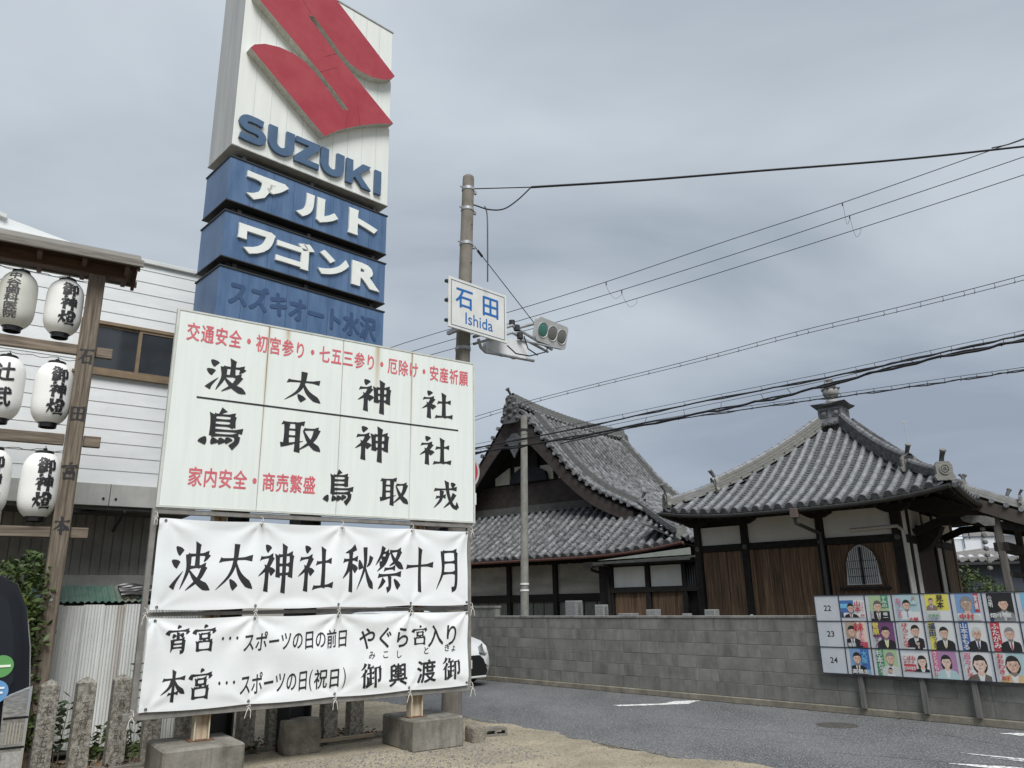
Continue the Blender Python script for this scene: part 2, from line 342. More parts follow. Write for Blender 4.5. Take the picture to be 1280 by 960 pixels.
m_semb = M('emblem_side', (.58, .58, .53), (.42, .42, .38), rough=.6, sc_=20, streak=.3)
m_rust = M('rusty_steel', (.10, .055, .035), (.17, .09, .05), rough=.85, sc_=14, bump=.3)
m_dark = M('dark_steel', (.025, .027, .03), rough=.6)
m_conc = M('concrete', (.13, .12, .098), (.27, .255, .22), rough=.9, sc_=3.5, det=9, bump=.5, bsc=35, bdist=.01, streak=.8, ssc=(6, 6, .8))
m_concp = M('pole_concrete', (.17, .155, .13), (.24, .22, .19), rough=.9, sc_=5, det=8, bump=.3, streak=.4, ssc=(25, 25, .6))
m_block = M('block_concrete', (.155, .153, .138), (.235, .232, .212), rough=.92, sc_=2.6, det=10, bump=.6, bsc=60, bdist=.006, streak=.75, ssc=(5, 5, 1.0), rnd=.045)
m_mort = M('mortar', (.12, .118, .105), (.20, .195, .175), rough=.95, sc_=9, det=6)
m_stone = M('granite_post', (.12, .11, .09), (.42, .40, .35), rough=.9, sc_=28, det=9, bump=.8, bsc=90, bdist=.006, speck=.75, specc=(.06, .055, .045), spsc=110, rnd=.08, streak=.35, ssc=(12, 12, 3))
m_siding = M('white_siding', (.68, .70, .70), (.74, .76, .76), rough=.5, sc_=1.5, stretch=(1, 1, 4), streak=.08, ssc=(3, 3, .8), rnd=.02)
m_bronze = M('bronze_sash', (.21, .155, .10), (.27, .20, .13), rough=.4, metal=.3, sc_=6)
m_wood = M('weathered_wood', (.085, .067, .05), (.225, .185, .142), rough=.85, sc_=3, stretch=(14, 14, .7), det=6, bump=.4, bsc=6, bdist=.008, rnd=.12)
m_woodh = M('weathered_rail', (.10, .078, .058), (.24, .195, .15), rough=.85, sc_=3, stretch=(.7, 14, 14), det=6, bump=.4, bsc=6, bdist=.008, rnd=.12)
m_woodb = M('brown_wood', (.055, .03, .019), (.10, .056, .034), rough=.8, sc_=3, stretch=(.7, 12, 12), det=6)
m_tboard = M('temple_board', (.065, .042, .026), (.225, .145, .088), rough=.85, sc_=3.2, stretch=(13, 13, .45), det=8, bump=.35, bsc=5, bdist=.01, rnd=.16, streak=.6, ssc=(20, 20, .5))
m_tdark = M('temple_dark_wood', (.009, .008, .0075), (.022, .019, .017), rough=.85, sc_=4, stretch=(3, 3, 3), det=5)
m_plaster = M('white_plaster', (.64, .635, .59), (.72, .715, .67), rough=.9, sc_=1.5, det=6, streak=.12, ssc=(7, 7, .9))
m_plastero = M('old_plaster', (.27, .265, .235), (.47, .46, .42), rough=.9, sc_=1.3, det=7, stretch=(.6, 1, 2))
m_tile = M('roof_tile', (.13, .135, .142), (.25, .257, .268), rough=.55, sc_=6, det=8, rnd=.12, streak=.2, ssc=(4, 4, 4))
m_tiled = M('roof_tile_pan', (.06, .063, .068), (.13, .135, .14), rough=.6, sc_=12, det=6)
m_tileo = M('old_roof_tile', (.065, .067, .070), (.28, .283, .285), rough=.8, sc_=5.5, det=10, rnd=.10, p0=.38, p1=.72)
m_tileod = M('old_roof_tile_pan', (.025, .026, .027), (.18, .182, .184), rough=.85, sc_=7.5, det=10, p0=.40, p1=.70)
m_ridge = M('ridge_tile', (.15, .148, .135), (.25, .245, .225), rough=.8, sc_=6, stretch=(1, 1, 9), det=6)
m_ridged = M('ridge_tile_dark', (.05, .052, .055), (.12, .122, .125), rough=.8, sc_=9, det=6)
m_steel = M('galvanised', (.34, .35, .36), (.43, .44, .45), rough=.5, metal=.5, sc_=20)
m_cable = flat((.012, .012, .014), .5)
m_rope = flat((.62, .60, .55), .9)
m_glass = M('window_glass', (.030, .034, .038), (.05, .055, .06), rough=.08, sc_=1.2, spec=.8)
m_leaf = M('leaf', (.035, .062, .016), (.085, .125, .030), rough=.55, sc_=5, det=3)
m_leafy = M('leaf_yellow', (.12, .14, .03), (.17, .17, .04), rough=.55, sc_=6)
m_leafd = M('leaf_dark', (.018, .038, .014), (.045, .075, .02), rough=.55, sc_=6)
# ------------------------------------------------------------------ ground, road, lot
g = MB(); g.add([(-900, -300, 0), (900, -300, 0), (900, 1500, 0), (-900, 1500, 0)], [(0, 1, 2, 3)])
tag(g.build('ground', m_earth), kind='structure')
W0 = Vector((3.34, 13.28, 0)); wd = azv(137.7); wn_ = azv(47.7)          # wall line, running to the right and nearer
NE = Vector((-.31, 11.41, 0)); nd = azv(142.6)
g = MB(); a = W0 - wd * 90 + wn_ * .06; b = W0 + wd * 60 + wn_ * .06; c = NE + nd * 60; d = NE - nd * 90
g.add([p + Vector((0, 0, .004)) for p in (a, d, c, b)], [(0, 1, 2, 3)])
tag(g.build('road', m_asph), kind='structure')
rr = random.Random(3); g = MB(); edge = []
for i in range(161):
    t = -5.5 + i * .1; p = NE + nd * t + azv(52.6) * (0.10 * math.sin(t * 1.9) + 0.05 * math.sin(t * 7.1) + rr.uniform(-.035, .035) + (.25 if t > 3.2 else 0) * min(1, (t - 3.2))); edge.append(p)
fan = [Vector((-30, 14, 0)), Vector((-30, -20, 0)), Vector((30, -20, 0)), Vector((30, -12, 0))]
pts = [Vector((p.x, p.y, .009)) for p in edge + fan[::-1]]
tr = tessellate_polygon([[Vector((p.x, p.y, 0)) for p in pts]]); g.add(pts, [tuple(t) for t in tr])
tag(g.build('sandy_lot', m_sand), kind='structure')
# low mounds of the lot beside the foundations: loose gravel and dirt
g = MB(); rg = random.Random(11)
def pebble(mb, x, y, z, s):
    a = rg.uniform(0, 6.3); q = [(math.cos(a + k * 2.1) * s * rg.uniform(.6, 1), math.sin(a + k * 2.1) * s * rg.uniform(.6, 1), 0) for k in range(3)]
    mb.add([(x + p[0], y + p[1], z) for p in q] + [(x + rg.uniform(-.2, .2) * s, y, z + s * rg.uniform(.35, .8))], [(0, 1, 3), (1, 2, 3), (2, 0, 3)])
for i in range(6500):
    t = rg.uniform(-4, 5.5); k = rg.random() ** 1.8 * 5.0; p = NE + nd * t - azv(52.6) * (k - .12)
    if p.y < 6.5: continue
    pebble(g, p.x, p.y, .008, rg.choice([.005, .008, .011, .018]) * rg.uniform(.6, 1.3))
for i in range(9500):
    s = rg.uniform(-3.4, 1.0); k = rg.uniform(-.15, 1.4); p = Vector((-1.16, 9.58, 0)) + azv(55) * s + azv(145) * k
    pebble(g, p.x, p.y, .008, rg.choice([.006, .009, .013, .022]) * rg.uniform(.6, 1.3))
tag(g.build('gravel', M('gravel', (.10, .093, .08), (.32, .30, .26), rough=.9, sc_=30), wn=False), kind='stuff')
# road markings
def mark(pts, lab, kind='structure'):
    g = MB(); n = len(pts); q = []
    for i in range(n):
        A = Vector(pts[i]); B = Vector(pts[(i + 1) % n])
        for k in range(8): p = A.lerp(B, k / 8); q.append((p.x + rr.uniform(-.015, .015), p.y + rr.uniform(-.015, .015), 0))
    tr = tessellate_polygon([[Vector(p) for p in q]])
    g.add([(p[0], p[1], .009) for p in q], [tuple(t) for t in tr]); return tag(g.build('road_marking', m_paint), kind='structure')
mark([(1.52, 13.13, 0), (1.62, 12.98, 0), (2.72, 13.10, 0), (3.02, 13.52, 0), (2.60, 13.50, 0), (2.35, 13.22, 0)], '')
mark([at(1197, 942, 1) if 0 else (4.62, 8.84, 0), (4.72, 8.70, 0), (5.9, 7.45, 0), (6.05, 7.55, 0)], '')
mark([(4.80, 8.52, 0), (4.90, 8.42, 0), (6.0, 7.1, 0), (6.2, 7.2, 0), (5.3, 8.12, 0)], '')
mark([(5.75, 9.92, 0), (5.9, 9.72, 0), (6.7, 9.2, 0), (6.9, 9.45, 0), (6.3, 9.9, 0)], '')
mark([(4.25, 8.28, 0), (4.40, 8.12, 0), (5.1, 7.55, 0), (5.2, 7.62, 0), (4.7, 8.1, 0)], '')
g = MB()
for k, (x0, y0, n_, dx_, dy_) in enumerate(((1.6, 11.0, 20, .12, -.05), (5.0, 10.2, 16, .05, -.12), (3.2, 9.0, 18, .11, -.07))):
    p = Vector((x0, y0, .0078)); q = []
    for j in range(n_): p = p + Vector((dx_ + rr.uniform(-.04, .04), dy_ + rr.uniform(-.05, .05), 0)); q.append(p.copy())
    V = []
    for j in range(n_): ww = rr.uniform(.002, .0045); V += [q[j] + Vector((ww, ww, 0)), q[j] - Vector((ww, ww, 0))]
    g.add(V, [(2 * j, 2 * j + 1, 2 * j + 3, 2 * j + 2) for j in range(n_ - 1)])
tag(g.build('asphalt_cracks', M('crack', (.035, .036, .037), rough=.95), wn=False), kind='structure')
t = thing('manhole_cover', 'round dark iron manhole cover worn into the asphalt near the poster board', 'manhole cover', (4.15, 10.75, .005))
g = MB(); g.lathe([(0, .006), (.20, .006), (.21, .004), (.22, .0), (.26, .0)], n=28); g.build('cover', M('iron_cover', (.05, .045, .04), (.09, .085, .075), rough=.7, sc_=20), t)
# ------------------------------------------------------------------ concrete block wall
wall = thing('block_wall', 'long grey concrete block wall along the far side of the road', 'wall', W0, 137.7)
g = MB(); g.box(-14, 0.004, 0, -5.65, .146, 1.5); g.box(-5.65, 0.004, 0, 9.5, .146, 1.30); g.build('mortar_core', m_mort, wall)
g = MB(); g.box(-14, -.035, 0, 9.5, .16, .10); g.build('footing', M('footing_concrete', (.16, .145, .115), (.26, .24, .19), rough=.95, sc_=5, det=8, bump=.5, streak=.3), wall, bev=.012)
g = MB(); g.box(-.1975, 0, .0, .1975, .15, .1950); blk = g.build('block', m_block, wall, bev=.004); blk.location = (-5.85, 0, .105)
nb = 0
for i in range(38):
    x = -5.85 + .4 * (i + 0) - .0
    for k in range(6 if i else 7):
        if i == 0 and k == 0: continue
        inst(blk, wall, (x, rr.uniform(-.002, .002), .105 + .2 * k)); nb += 1
for i in range(1, 7):
    for k in range(7): inst(blk, wall, (-5.85 - .4 * i, rr.uniform(-.002, .002), .105 + .2 * k)); nb += 1
g = MB(); g.box(-14, .0, .105, -8.48, .15, 1.5); g.build('hidden_run', m_block, wall)
for x in range(-1, 19):
    x0 = -5.66 + .8 * x + .8
    g = MB(); g.box(x0 + .003, -.012, 1.30, x0 + .797, .162, 1.345); g.build('capstone', m_block, wall, bev=.008)
g = MB(); g.box(-14, -.02, 1.5, -5.63, .17, 1.555); g.build('capstone', m_block, wall, bev=.008)
g = MB(); g.box(-6.06, -.015, .1, -5.64, -.001, 1.5) if 0 else g.box(-5.655, .0, 1.30, -5.645, .15, 1.5); g.build('end_face', m_block, wall)
# ------------------------------------------------------------------ shrine sign board (frame x along az 55)
B0 = Vector((-1.16, 9.58, 0)); AZB = 55
t = thing('shrine_signboard', 'large white shrine signboard with black and red Japanese lettering and rust streaks', 'signboard', B0, AZB)
xs = [-3.05, -2.06, -1.14, -.19, .745]
for i in range(4):
    g = MB(); g.box(xs[i] + .0025, -.03, 2.63, xs[i + 1] - .0025, .0, 4.77); g.build('panel', m_board, t, bev=.002)
g = MB(); g.box(-3.075, -.036, 4.77, .77, .03, 4.79); g.box(-3.075, -.036, 2.61, .77, .03, 2.63); g.box(-3.075, -.036, 2.63, -3.05, .03, 4.77); g.box(.745, -.036, 2.63, .77, .03, 4.77)
g.build('edge_trim', M('trim_pale', (.5, .52, .47), (.58, .6, .55), rough=.5, sc_=8, streak=.3), t)
yb = -.0325
g = MB(); line(g, '交通安全・初宮参り・七五三参り・厄除け・安産祈願', -2.965, 4.44, .67, 4.655, yb, bold=.022, gap=.06); g.build('red_lettering', m_red, t, wn=False)
for (s, x0, z0, x1, z1) in [('波', -2.73, 3.89, -2.26, 4.31), ('太', -1.86, 3.89, -1.38, 4.3), ('神', -.94, 3.9, -.46, 4.33), ('社', -.05, 3.92, .42, 4.31),
                            ('鳥', -2.74, 3.28, -2.25, 3.72), ('取', -1.86, 3.31, -1.36, 3.70), ('神', -.95, 3.29, -.47, 3.73), ('社', -.07, 3.31, .40, 3.70),
                            ('鳥', -1.31, 2.75, -.92, 3.15), ('取', -.60, 2.77, -.2, 3.13), ('戎', .13, 2.75, .52, 3.14)]:
    g = MB(); line(g, s, x0, z0, x1, z1, yb, style='brush', wt=1.62); g.build('painted_character', m_ink, t, wn=False)
g = MB(); line(g, '家内安全・商売繁盛', -2.8, 2.845, -1.395, 3.055, yb, bold=.022, gap=.04); g.build('red_lettering', m_red, t, wn=False)
g = MB(); g.box(-2.79, -.0335, 3.803, .51, -.0305, 3.823); g.build('ruled_line', m_ink, t)
g = MB()
for z in (2.75, 3.4, 4.05, 4.65): g.box(-3.0, .002, z, .7, .045, z + .05)
g.build('back_rail', m_gfr, t)
# banner frame and posts
fr = thing('steel_rack', 'grey steel frame under the shrine signboard holding two white banners on rusty posts', 'frame', B0, AZB)
for (nm, q) in [('frame_post', (-3.10, -.02, .60, -3.045, .035, 2.60)), ('frame_post', (.665, -.02, .60, .715, .035, 2.60)),
                ('frame_rail', (-3.045, -.02, 2.545, .665, .03, 2.595)), ('frame_rail', (-3.16, -.03, .585, .70, .03, .655)), ('frame_rail', (-3.045, -.0, 1.535, .665, .03, 1.575))]:
    g = MB(); g.box(*q); g.build(nm, m_gfr, fr, bev=.004)
m_rpost = M('rusty_cream_post', (.50, .42, .29), (.60, .54, .42), rough=.7, sc_=6, stretch=(8, 8, 1), stains=[(.0, .022, 1.3, .9, .2), (-2.4, .022, 1.3, .9, .2), (-.05, .008, .9, .8, .2)], stain_c=(.33, .12, .03))
for xx in (-2.41, 0.0):
    g = MB(); g.box(xx - .075, .035, .34, xx - .063, .16, 4.72); g.box(xx + .063, .035, .34, xx + .075, .16, 4.72); g.box(xx - .063, .09, .34, xx + .063, .102, 4.72)
    g.build('support_post', m_rpost, fr)
    g = MB(); g.box(xx - .12, .0, .338, xx + .12, .2, .35); g.build('base_plate', m_rust, fr)
GR = [-2.97, -2.0, -1.07, -.16, .62]
def folds(x, z, zt, zb, ph, amp):
    y = 0
    for i, gx in enumerate(GR):
        for zz, k in ((zt, 1.0), (zb, .5)):
            dx = x - gx; dz = z - zz; r = math.hypot(dx, dz) + .02; th = math.atan2(dx, abs(dz) + .001)
            y += k * amp * math.exp(-r / .42) * math.sin(7 * th + i + ph) * min(1, r / .07)
    y += amp * .55 * math.sin(2.3 * x + 5.2 * z + ph) * math.sin(1.7 * x - 2.1 * z + 1.3 * ph)
    y += amp * .42 * math.sin(9 * (z + .22 * math.sin(1.6 * x + ph)) + 1.4 * x)
    e = min(1, (zt - z) / .1, (z - zb) / .1); return y * max(.12, e)
def banner(nm, lab, z0, z1, ph, bot, lines, amp):
    t = thing('banner', lab, 'banner', B0, AZB, None)
    def zb(x): return z0 + bot * math.sin((x + 3) * .8) - .012 * abs(math.sin((x + 2.97) * math.pi / .93))
    def zt(x): return z1 - .012 * abs(math.sin((x + 2.97) * math.pi / .93))
    def S(x, z, off=0.0): return (x, -.055 - folds(x, z, z1, z0, ph, amp) - off * 1.6, z)
    g = MB(); g.grid(lambda u, v: S(-3.03 + 3.67 * u, zb(-3.03 + 3.67 * u) + (zt(-3.03 + 3.67 * u) - zb(-3.03 + 3.67 * u)) * v), 150, 46)
    g.build('cloth', m_cloth, t, smooth=True, wn=False)
    for ln in lines:
        g = MB(); ln(g, S); g.build('lettering', m_ink, t, wn=False)
    for zz in (z0 + .025, z1 - .025):
        for gx in GR:
            g = MB(); g.lathe([(.006, -.004), (.010, -.006), (.014, -.003), (.014, 0)], axis='y', n=10, c=(gx, -.062, zz + .0)); g.build('grommet', m_dark, t)
    return t
banner('banner', 'upper white cloth banner with one row of large black brush lettering', 1.60, 2.50, .4, .0,
       [lambda g, S: line(g, '波太神社', -2.90, 1.75, -1.14, 2.28, style='brush', wt=1.4, gap=.05, wrap=S),
        lambda g, S: line(g, '秋祭十月', -1.05, 1.75, .56, 2.29, style='brush', wt=1.4, gap=.05, wrap=S)], .013)
LOW = [
    lambda g, S: line(g, '宵宮', -2.87, 1.18, -2.36, 1.45, style='brush', wt=1.6, gap=.06, wrap=S),
    lambda g, S: line(g, '・・・', -2.34, 1.25, -2.12, 1.36, bold=.02, wrap=S),
    lambda g, S: line(g, 'スポーツの日の前日', -2.1, 1.16, -.93, 1.36, bold=.014, aniso=.8, shear=.06, wrap=S),
    lambda g, S: line(g, 'やぐら', -.80, 1.12, -.14, 1.37, bold=.016, aniso=.8, shear=.08, wrap=S),
    lambda g, S: line(g, '宮', -.14, 1.14, .08, 1.37, style='brush', wt=1.55, wrap=S),
    lambda g, S: line(g, '入り', .08, 1.12, .52, 1.38, bold=.018, aniso=.8, shear=.08, wrap=S),
    lambda g, S: line(g, '本宮', -2.87, .73, -2.36, 1.03, style='brush', wt=1.6, gap=.06, wrap=S),
    lambda g, S: line(g, '・・・', -2.34, .82, -2.12, .93, bold=.02, wrap=S),
    lambda g, S: line(g, 'スポーツの日', -2.1, .74, -1.37, .955, bold=.014, aniso=.8, shear=.06, wrap=S),
    lambda g, S: fit(g, '(', -1.365, .73, -1.33, .95, bold=.0, wrap=S),
    lambda g, S: line(g, '祝日', -1.31, .745, -1.0, .955, bold=.014, aniso=.8, shear=.05, wrap=S),
    lambda g, S: fit(g, ')', -.985, .73, -.95, .95, wrap=S),
    lambda g, S: line(g, '御', -.77, .71, -.51, .98, style='brush', wt=1.5, wrap=S),
    lambda g, S: line(g, '輿', -.42, .71, -.17, .96, bold=.022, aniso=.75, shear=.06, wrap=S),
    lambda g, S: line(g, '渡', -.06, .72, .20, .98, bold=.022, aniso=.75, shear=.06, wrap=S),
    lambda g, S: line(g, '御', .28, .73, .53, .99, style='brush', wt=1.5, wrap=S),
]
def ruby(g, S):
    for ch, xx, zz in (('み', -.63, 1.065), ('こ', -.46, 1.065), ('し', -.29, 1.06), ('と', .06, 1.085), ('ぎ', .35, 1.105), ('ょ', .44, 1.10)):
        line(g, ch, xx - .045, zz - .05, xx + .045, zz + .045, bold=.01, shear=.05, wrap=S)
banner('banner', 'lower white cloth banner with small schedule lettering in several rows', .66, 1.52, 2.1, -.006, LOW + [ruby], .019)
rt = thing('tie_rope', 'pale cords knotting the white banners to the grey frame', 'rope', B0, AZB)
rt.name = 'tie_rope'; bpy.data.objects.remove(rt)
def knot(x, z, k, big=1.0):
    g = MB(); r2 = random.Random(int(x * 100 + z * 1000)); 
    g.tube([(x - .02, -.075, z), (x, -.10, z + .015), (x + .02, -.075, z), (x + .012, -.06, z + .05), (x - .012, -.065, z + .06)], .0045, 5)
    for s in (-1, 1): g.tube([(x, -.09, z), (x + s * .015 * big, -.095, z - .03 * big), (x + s * .022 * big + r2.uniform(-.01, .01), -.088, z - .075 * big)], .0042, 5)
    o = g.build('tie_cord', m_rope, None); o.location = B0; o.rotation_euler = (0, 0, R(90 - AZB))
    tag(o, k, 'cord', 'cords tying the banners to the frame')
pn = ['at the left end', 'second from left', 'in the middle', 'second from right', 'at the right end']
for i, gx in enumerate(GR):
    knot(gx if i not in (0, 4) else gx + (-.1 if i == 0 else .07), 2.50, 'short pale cord tying the top edge of the upper banner, ' + pn[i])
    knot(gx if i not in (0, 4) else gx + (-.1 if i == 0 else .07), 1.56, 'pale cord knotted between the two banners, ' + pn[i], 1.3 if i in (0, 4) else 1)
    knot(gx if i not in (0, 4) else gx + (-.12 if i == 0 else .07), .63, 'pale cord hanging from the lower edge of the lower banner, ' + pn[i], 1.4)
# foundations
def slab(nm, lab, cat, x0, y0, x1, y1, h, mat, az=AZB, bev=.02, jit=.0):
    t_ = MB(); t_.box(x0, y0, 0, x1, y1, h); o = t_.build(nm, mat, None, bev=bev); o.location = B0; o.rotation_euler = (0, 0, R(90 - az)); tag(o, lab, cat); return o
slab('foundation_block', 'concrete foundation block under the right rusty post of the sign', 'foundation block', -.165, -.20, .50, .62, .34, m_conc)
slab('foundation_block', 'concrete foundation block under the left rusty post of the sign', 'foundation block', -2.83, -.34, -2.08, .48, .34, m_conc)
# ------------------------------------------------------------------ pylon sign (frame x along az 46.2)
P0 = Vector((-2.268, 9.376, 0)); AZP = 46.2
t = thing('dealer_pylon', 'tall car dealer pylon sign with white emblem box above three blue name boxes', 'pylon sign', P0, AZP)
def pbox(nm, z0, z1, mat, x0=-1.62, x1=.70, dd=.72, side=None):
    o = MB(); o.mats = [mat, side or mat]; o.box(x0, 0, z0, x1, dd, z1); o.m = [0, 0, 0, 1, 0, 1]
    ob = o.build(nm, None, t, bev=.004)
    n = 8 if z1 - z0 < 1 else 10
    for k in range(1, n):
        xx = x0 + (x1 - x0) * k / n; q = MB(); q.box(xx - .0025, -.0022, z0 + .004, xx + .0025, .001, z1 - .004); q.build('seam', M('seam_' + mat.name, tuple(v * .72 for v in mat.node_tree.nodes['Principled BSDF'].inputs['Base Color'].default_value[:3])), ob)
    q = MB(); q.box(x0 - .012, -.012, z1, x1 + .012, dd + .012, z1 + .018); q.build('top_rim', m_dark if z1 < 8 else m_pwd, ob); q = MB(); q.box(x0 - .008, -.008, z0 - .014, x1 + .008, dd + .008, z0); q.build('bottom_rim', m_dark if z1 < 8 else m_pwd, ob)
    return ob
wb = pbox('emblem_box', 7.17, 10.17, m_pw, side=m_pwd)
b2 = pbox('blue_box', 6.40, 6.99, m_blue); b3 = pbox('blue_box', 5.65, 6.24, m_blue); b4 = pbox('blue_box', 4.70, 5.51, m_blue)
for xx in (-1.05, -.12):
    g = MB(); g.box(xx - .14, .22, 0, xx - .12, .50, 7.2); g.box(xx + .12, .22, 0, xx + .14, .50, 7.2); g.box(xx - .12, .35, 0, xx + .12, .37, 7.2); g.build('steel_column', m_dark, t)
for z in (5.52, 6.25, 7.01):
    g = MB()
    for yy in (.1, .6): g.box(-1.5, yy, z + .02, .6, yy + .06, z + .10)
    for xx in (-1.45, -.5, .5): g.box(xx, .05, z + .02, xx + .05, .68, z + .09)
    g.build('cross_beam', m_dark, t)
    g = MB(); n = 9
    for k in range(n): x0 = -1.4 + 1.9 * k / n; g.box(x0, .30 + .0, z + .0, x0 + .19, .31, z + .13)
    g.build('core_cladding', M('core_brown', (.035, .024, .02), (.06, .04, .03), rough=.8, sc_=5), t)
cx, cz = -.435, 8.93
sym = lambda p: (2 * cx - p[0], 2 * cz - p[1])
H = [(-.43, 7.75), (-1.55, 8.56), (-1.50, 8.635), (-1.36, 8.725), (-1.16, 8.785), (-.96, 8.795), (-.78, 8.755), (-.62, 8.665), (-.17, 8.30), (-.08, 8.335), (-.56, 8.72), (-1.55, 9.39), (-1.23, 9.54), (-.96, 9.70), (-.67, 9.90)]
S_ = H + [sym(p) for p in H]
em = MB(); em.mats = [m_sred, m_semb]; em.mi = 0; em.poly(S_, -.125); em.mi = 1
n = len(S_); em.add([(a, -.125, b) for a, b in S_] + [(a, -.0, b) for a, b in S_], [(i, (i + 1) % n, (i + 1) % n + n, i + n) for i in range(n)])
eo = em.build('emblem', None, t, wn=False)
for a_, b_ in (((-.57, 8.70), (-.30, 8.93)), ((-.08, 8.32), (-.12, 7.98)), ((.06, 8.45), (.12, 8.16)), ((-.75, 9.58), (-.9, 9.75)), ((-.30, 9.165), (-.5, 9.0))):
    g = MB(); d_ = Vector((b_[0] - a_[0], 0, b_[1] - a_[1])); nn = Vector((-d_.z, 0, d_.x)).normalized() * .003; A = Vector((a_[0], -.1265, a_[1])); g.add([A + nn, A - nn, A - nn + d_, A + nn + d_], [(0, 1, 2, 3)]); g.build('emblem_joint', M('emblem_seam', (.17, .02, .03)), eo)
# dealer name, raised letters
zl, zh = 7.265, 7.64
def letter(pts2, nm='letter', mat=None, ext=.045):
    o = MB()
    if isinstance(pts2[0][0], (int, float)): pts2 = [pts2]
    for q in pts2: o.extr(q, -ext, -.001)
    return o.build(nm, mat or M('letter_blue', (.06, .11, .19), (.08, .135, .225), rough=.4, sc_=6), t)
def ribbon(c, wd_):
    n = len(c); Lf = []; Rt = []
    for i, p in enumerate(c):
        a = Vector(c[max(i - 1, 0)]); b = Vector(c[min(i + 1, n - 1)]); d_ = (b - a).normalized(); nn = Vector((-d_.y, d_.x)); ww = wd_ * (1.0 + .18 * abs(d_.y)) / 2
        Lf.append((p[0] + nn.x * ww, p[1] + nn.y * ww)); Rt.append((p[0] - nn.x * ww, p[1] - nn.y * ww))
    return Lf + Rt[::-1]
def arc(cx_, cz_, rx, rz, a0, a1, n=8): return [(cx_ + rx * math.cos(R(a0 + (a1 - a0) * i / n)), cz_ + rz * math.sin(R(a0 + (a1 - a0) * i / n))) for i in range(n + 1)]
hh = zh - zl; th = .088
x0 = -1.565; w_ = .36; q = hh / 4 - th / 4
sp = [(x0 + w_ - .05, zh - th / 2 - .012)] + [(x0 + w_ - .13, zh - th / 2)] + arc(x0 + .14, zh - th / 2 - q, .095, q, 90, 270, 8) + arc(x0 + w_ - .14, zl + th / 2 + q, .095, q, 90, -90, 8) + [(x0 + .1, zl + th / 2), (x0 + .02, zl + th / 2 + .015)]
letter(ribbon(sp, th))
def U(x0, w_): letter(ribbon([(x0 + .05, zh), (x0 + .05, zl + .15)] + arc(x0 + w_ / 2, zl + .16, w_ / 2 - .05, .115, 180, 360, 12) + [(x0 + w_ - .05, zl + .16), (x0 + w_ - .05, zh)], .1))
U(-1.165, .345)
x0 = -.79; w_ = .35; letter([(x0, zh), (x0 + w_, zh), (x0 + w_, zh - .075), (x0 + .15, zl + .08), (x0 + w_, zl + .08), (x0 + w_, zl), (x0 - .01, zl), (x0 - .01, zl + .075), (x0 + .19, zh - .08), (x0, zh - .08)])
U(-.41, .345)
x0 = -.02; letter([(x0, zl), (x0, zh), (x0 + .105, zh), (x0 + .105, zl + .2), (x0 + .26, zh), (x0 + .40, zh), (x0 + .215, zl + .19), (x0 + .41, zl), (x0 + .265, zl), (x0 + .14, zl + .125), (x0 + .105, zl + .09), (x0 + .105, zl)])
x0 = .45; letter([(x0, zl), (x0, zh), (x0 + .105, zh), (x0 + .105, zl)])
for ch, a0, z0, a1, z1 in (('ア', -1.40, 6.50, -.84, 6.87), ('ル', -.72, 6.51, -.10, 6.87), ('ト', .06, 6.52, .53, 6.90), ('ワ', -1.45, 5.76, -.97, 6.13), ('ゴ', -.95, 5.77, -.42, 6.14), ('ン', -.36, 5.79, .10, 6.14), ('R', .15, 5.78, .60, 6.13)):
    g = MB(); fit(g, ch, a0, z0, a1, z1, -.002, bold=.05, ext=.03, aniso=1.0); g.build('letter', m_wl, t, wn=False)
g = MB(); line(g, 'スズキオート水沢', -1.50, 5.055, .585, 5.385, -.0055, bold=.05, gap=.0); g.build('lettering', m_blued, t, wn=False)
# ------------------------------------------------------------------ stone posts (tamagaki) in a row along az 55
TP = Vector((-4.17, 8.74, 0))
posl = ['leftmost granite post of the row, leaves of the hedge over its foot', 'second granite post from the left, in front of the white corrugated sheets', 'third granite post from the left, beside the lower banner']
k0 = -3
for i in range(k0, 11):
    s = -.74 + .338 * i
    if i < -1: continue
    if i == 5: continue
    p = TP + azv(55) * s + Vector((0, 0, 0))
    t = thing('stone_post', '', 'stone post', p, 55 + rr.uniform(-3, 3), 'granite posts of the shrine fence')
    if i < 0: t['label'] = 'granite fence post standing in the hedge behind the dark van'
    elif i < 3: t['label'] = posl[i]
    else: t['label'] = {3: 'granite post half behind the left end of the lower banner frame', 4: 'shaded granite post just behind the left foundation block', 6: 'shaded granite post left of the rough upright stone', 7: 'granite post in the shade behind the rough upright stone', 8: 'shaded granite post right of the rough upright stone', 9: 'second shaded granite post right of the rough upright stone', 10: 'last granite post of the row, at the right foundation block'}[i]
    hgt = .93 + rr.uniform(-.012, .012); a = .088
    rings = []
    for (z, r_) in ((0, a * 1.03), (.3, a), (.6, a * .99), (hgt - .055, a * .985), (hgt, a * .12)):
        rings.append([(r_ * qx + rr.uniform(-.002, .002), r_ * qy + rr.uniform(-.002, .002) + a, z) for qx, qy in ((-1, -1), (1, -1), (1, 1), (-1, 1))])
    g = MB(); g.loft(rings); g.build('shaft', m_stone, t, bev=.005)
    if 0 <= i < 5:
        for k in range(4): g = MB(); line(g, ['本太石田', '石神宮社', '鳥本取月', '太田十本', '石月本宮'][i][k], -.04, .585 - .15 * k, .04, .70 - .15 * k, -.0025, style='brush', wt=.9); g.build('carved_character', M('carved_shadow', (.085, .075, .06), rough=.9), t, wn=False)
g = MB(); g.box(-1.2, -.05, 0, 3.05, .25, .045); o = g.build('post_kerb', m_conc, None, bev=.01); o.location = TP; o.rotation_euler = (0, 0, R(35)); tag(o, 'low concrete kerb running under the row of granite posts', 'kerb')
for (lx, lz) in ((-.30, .60), ):
    pass
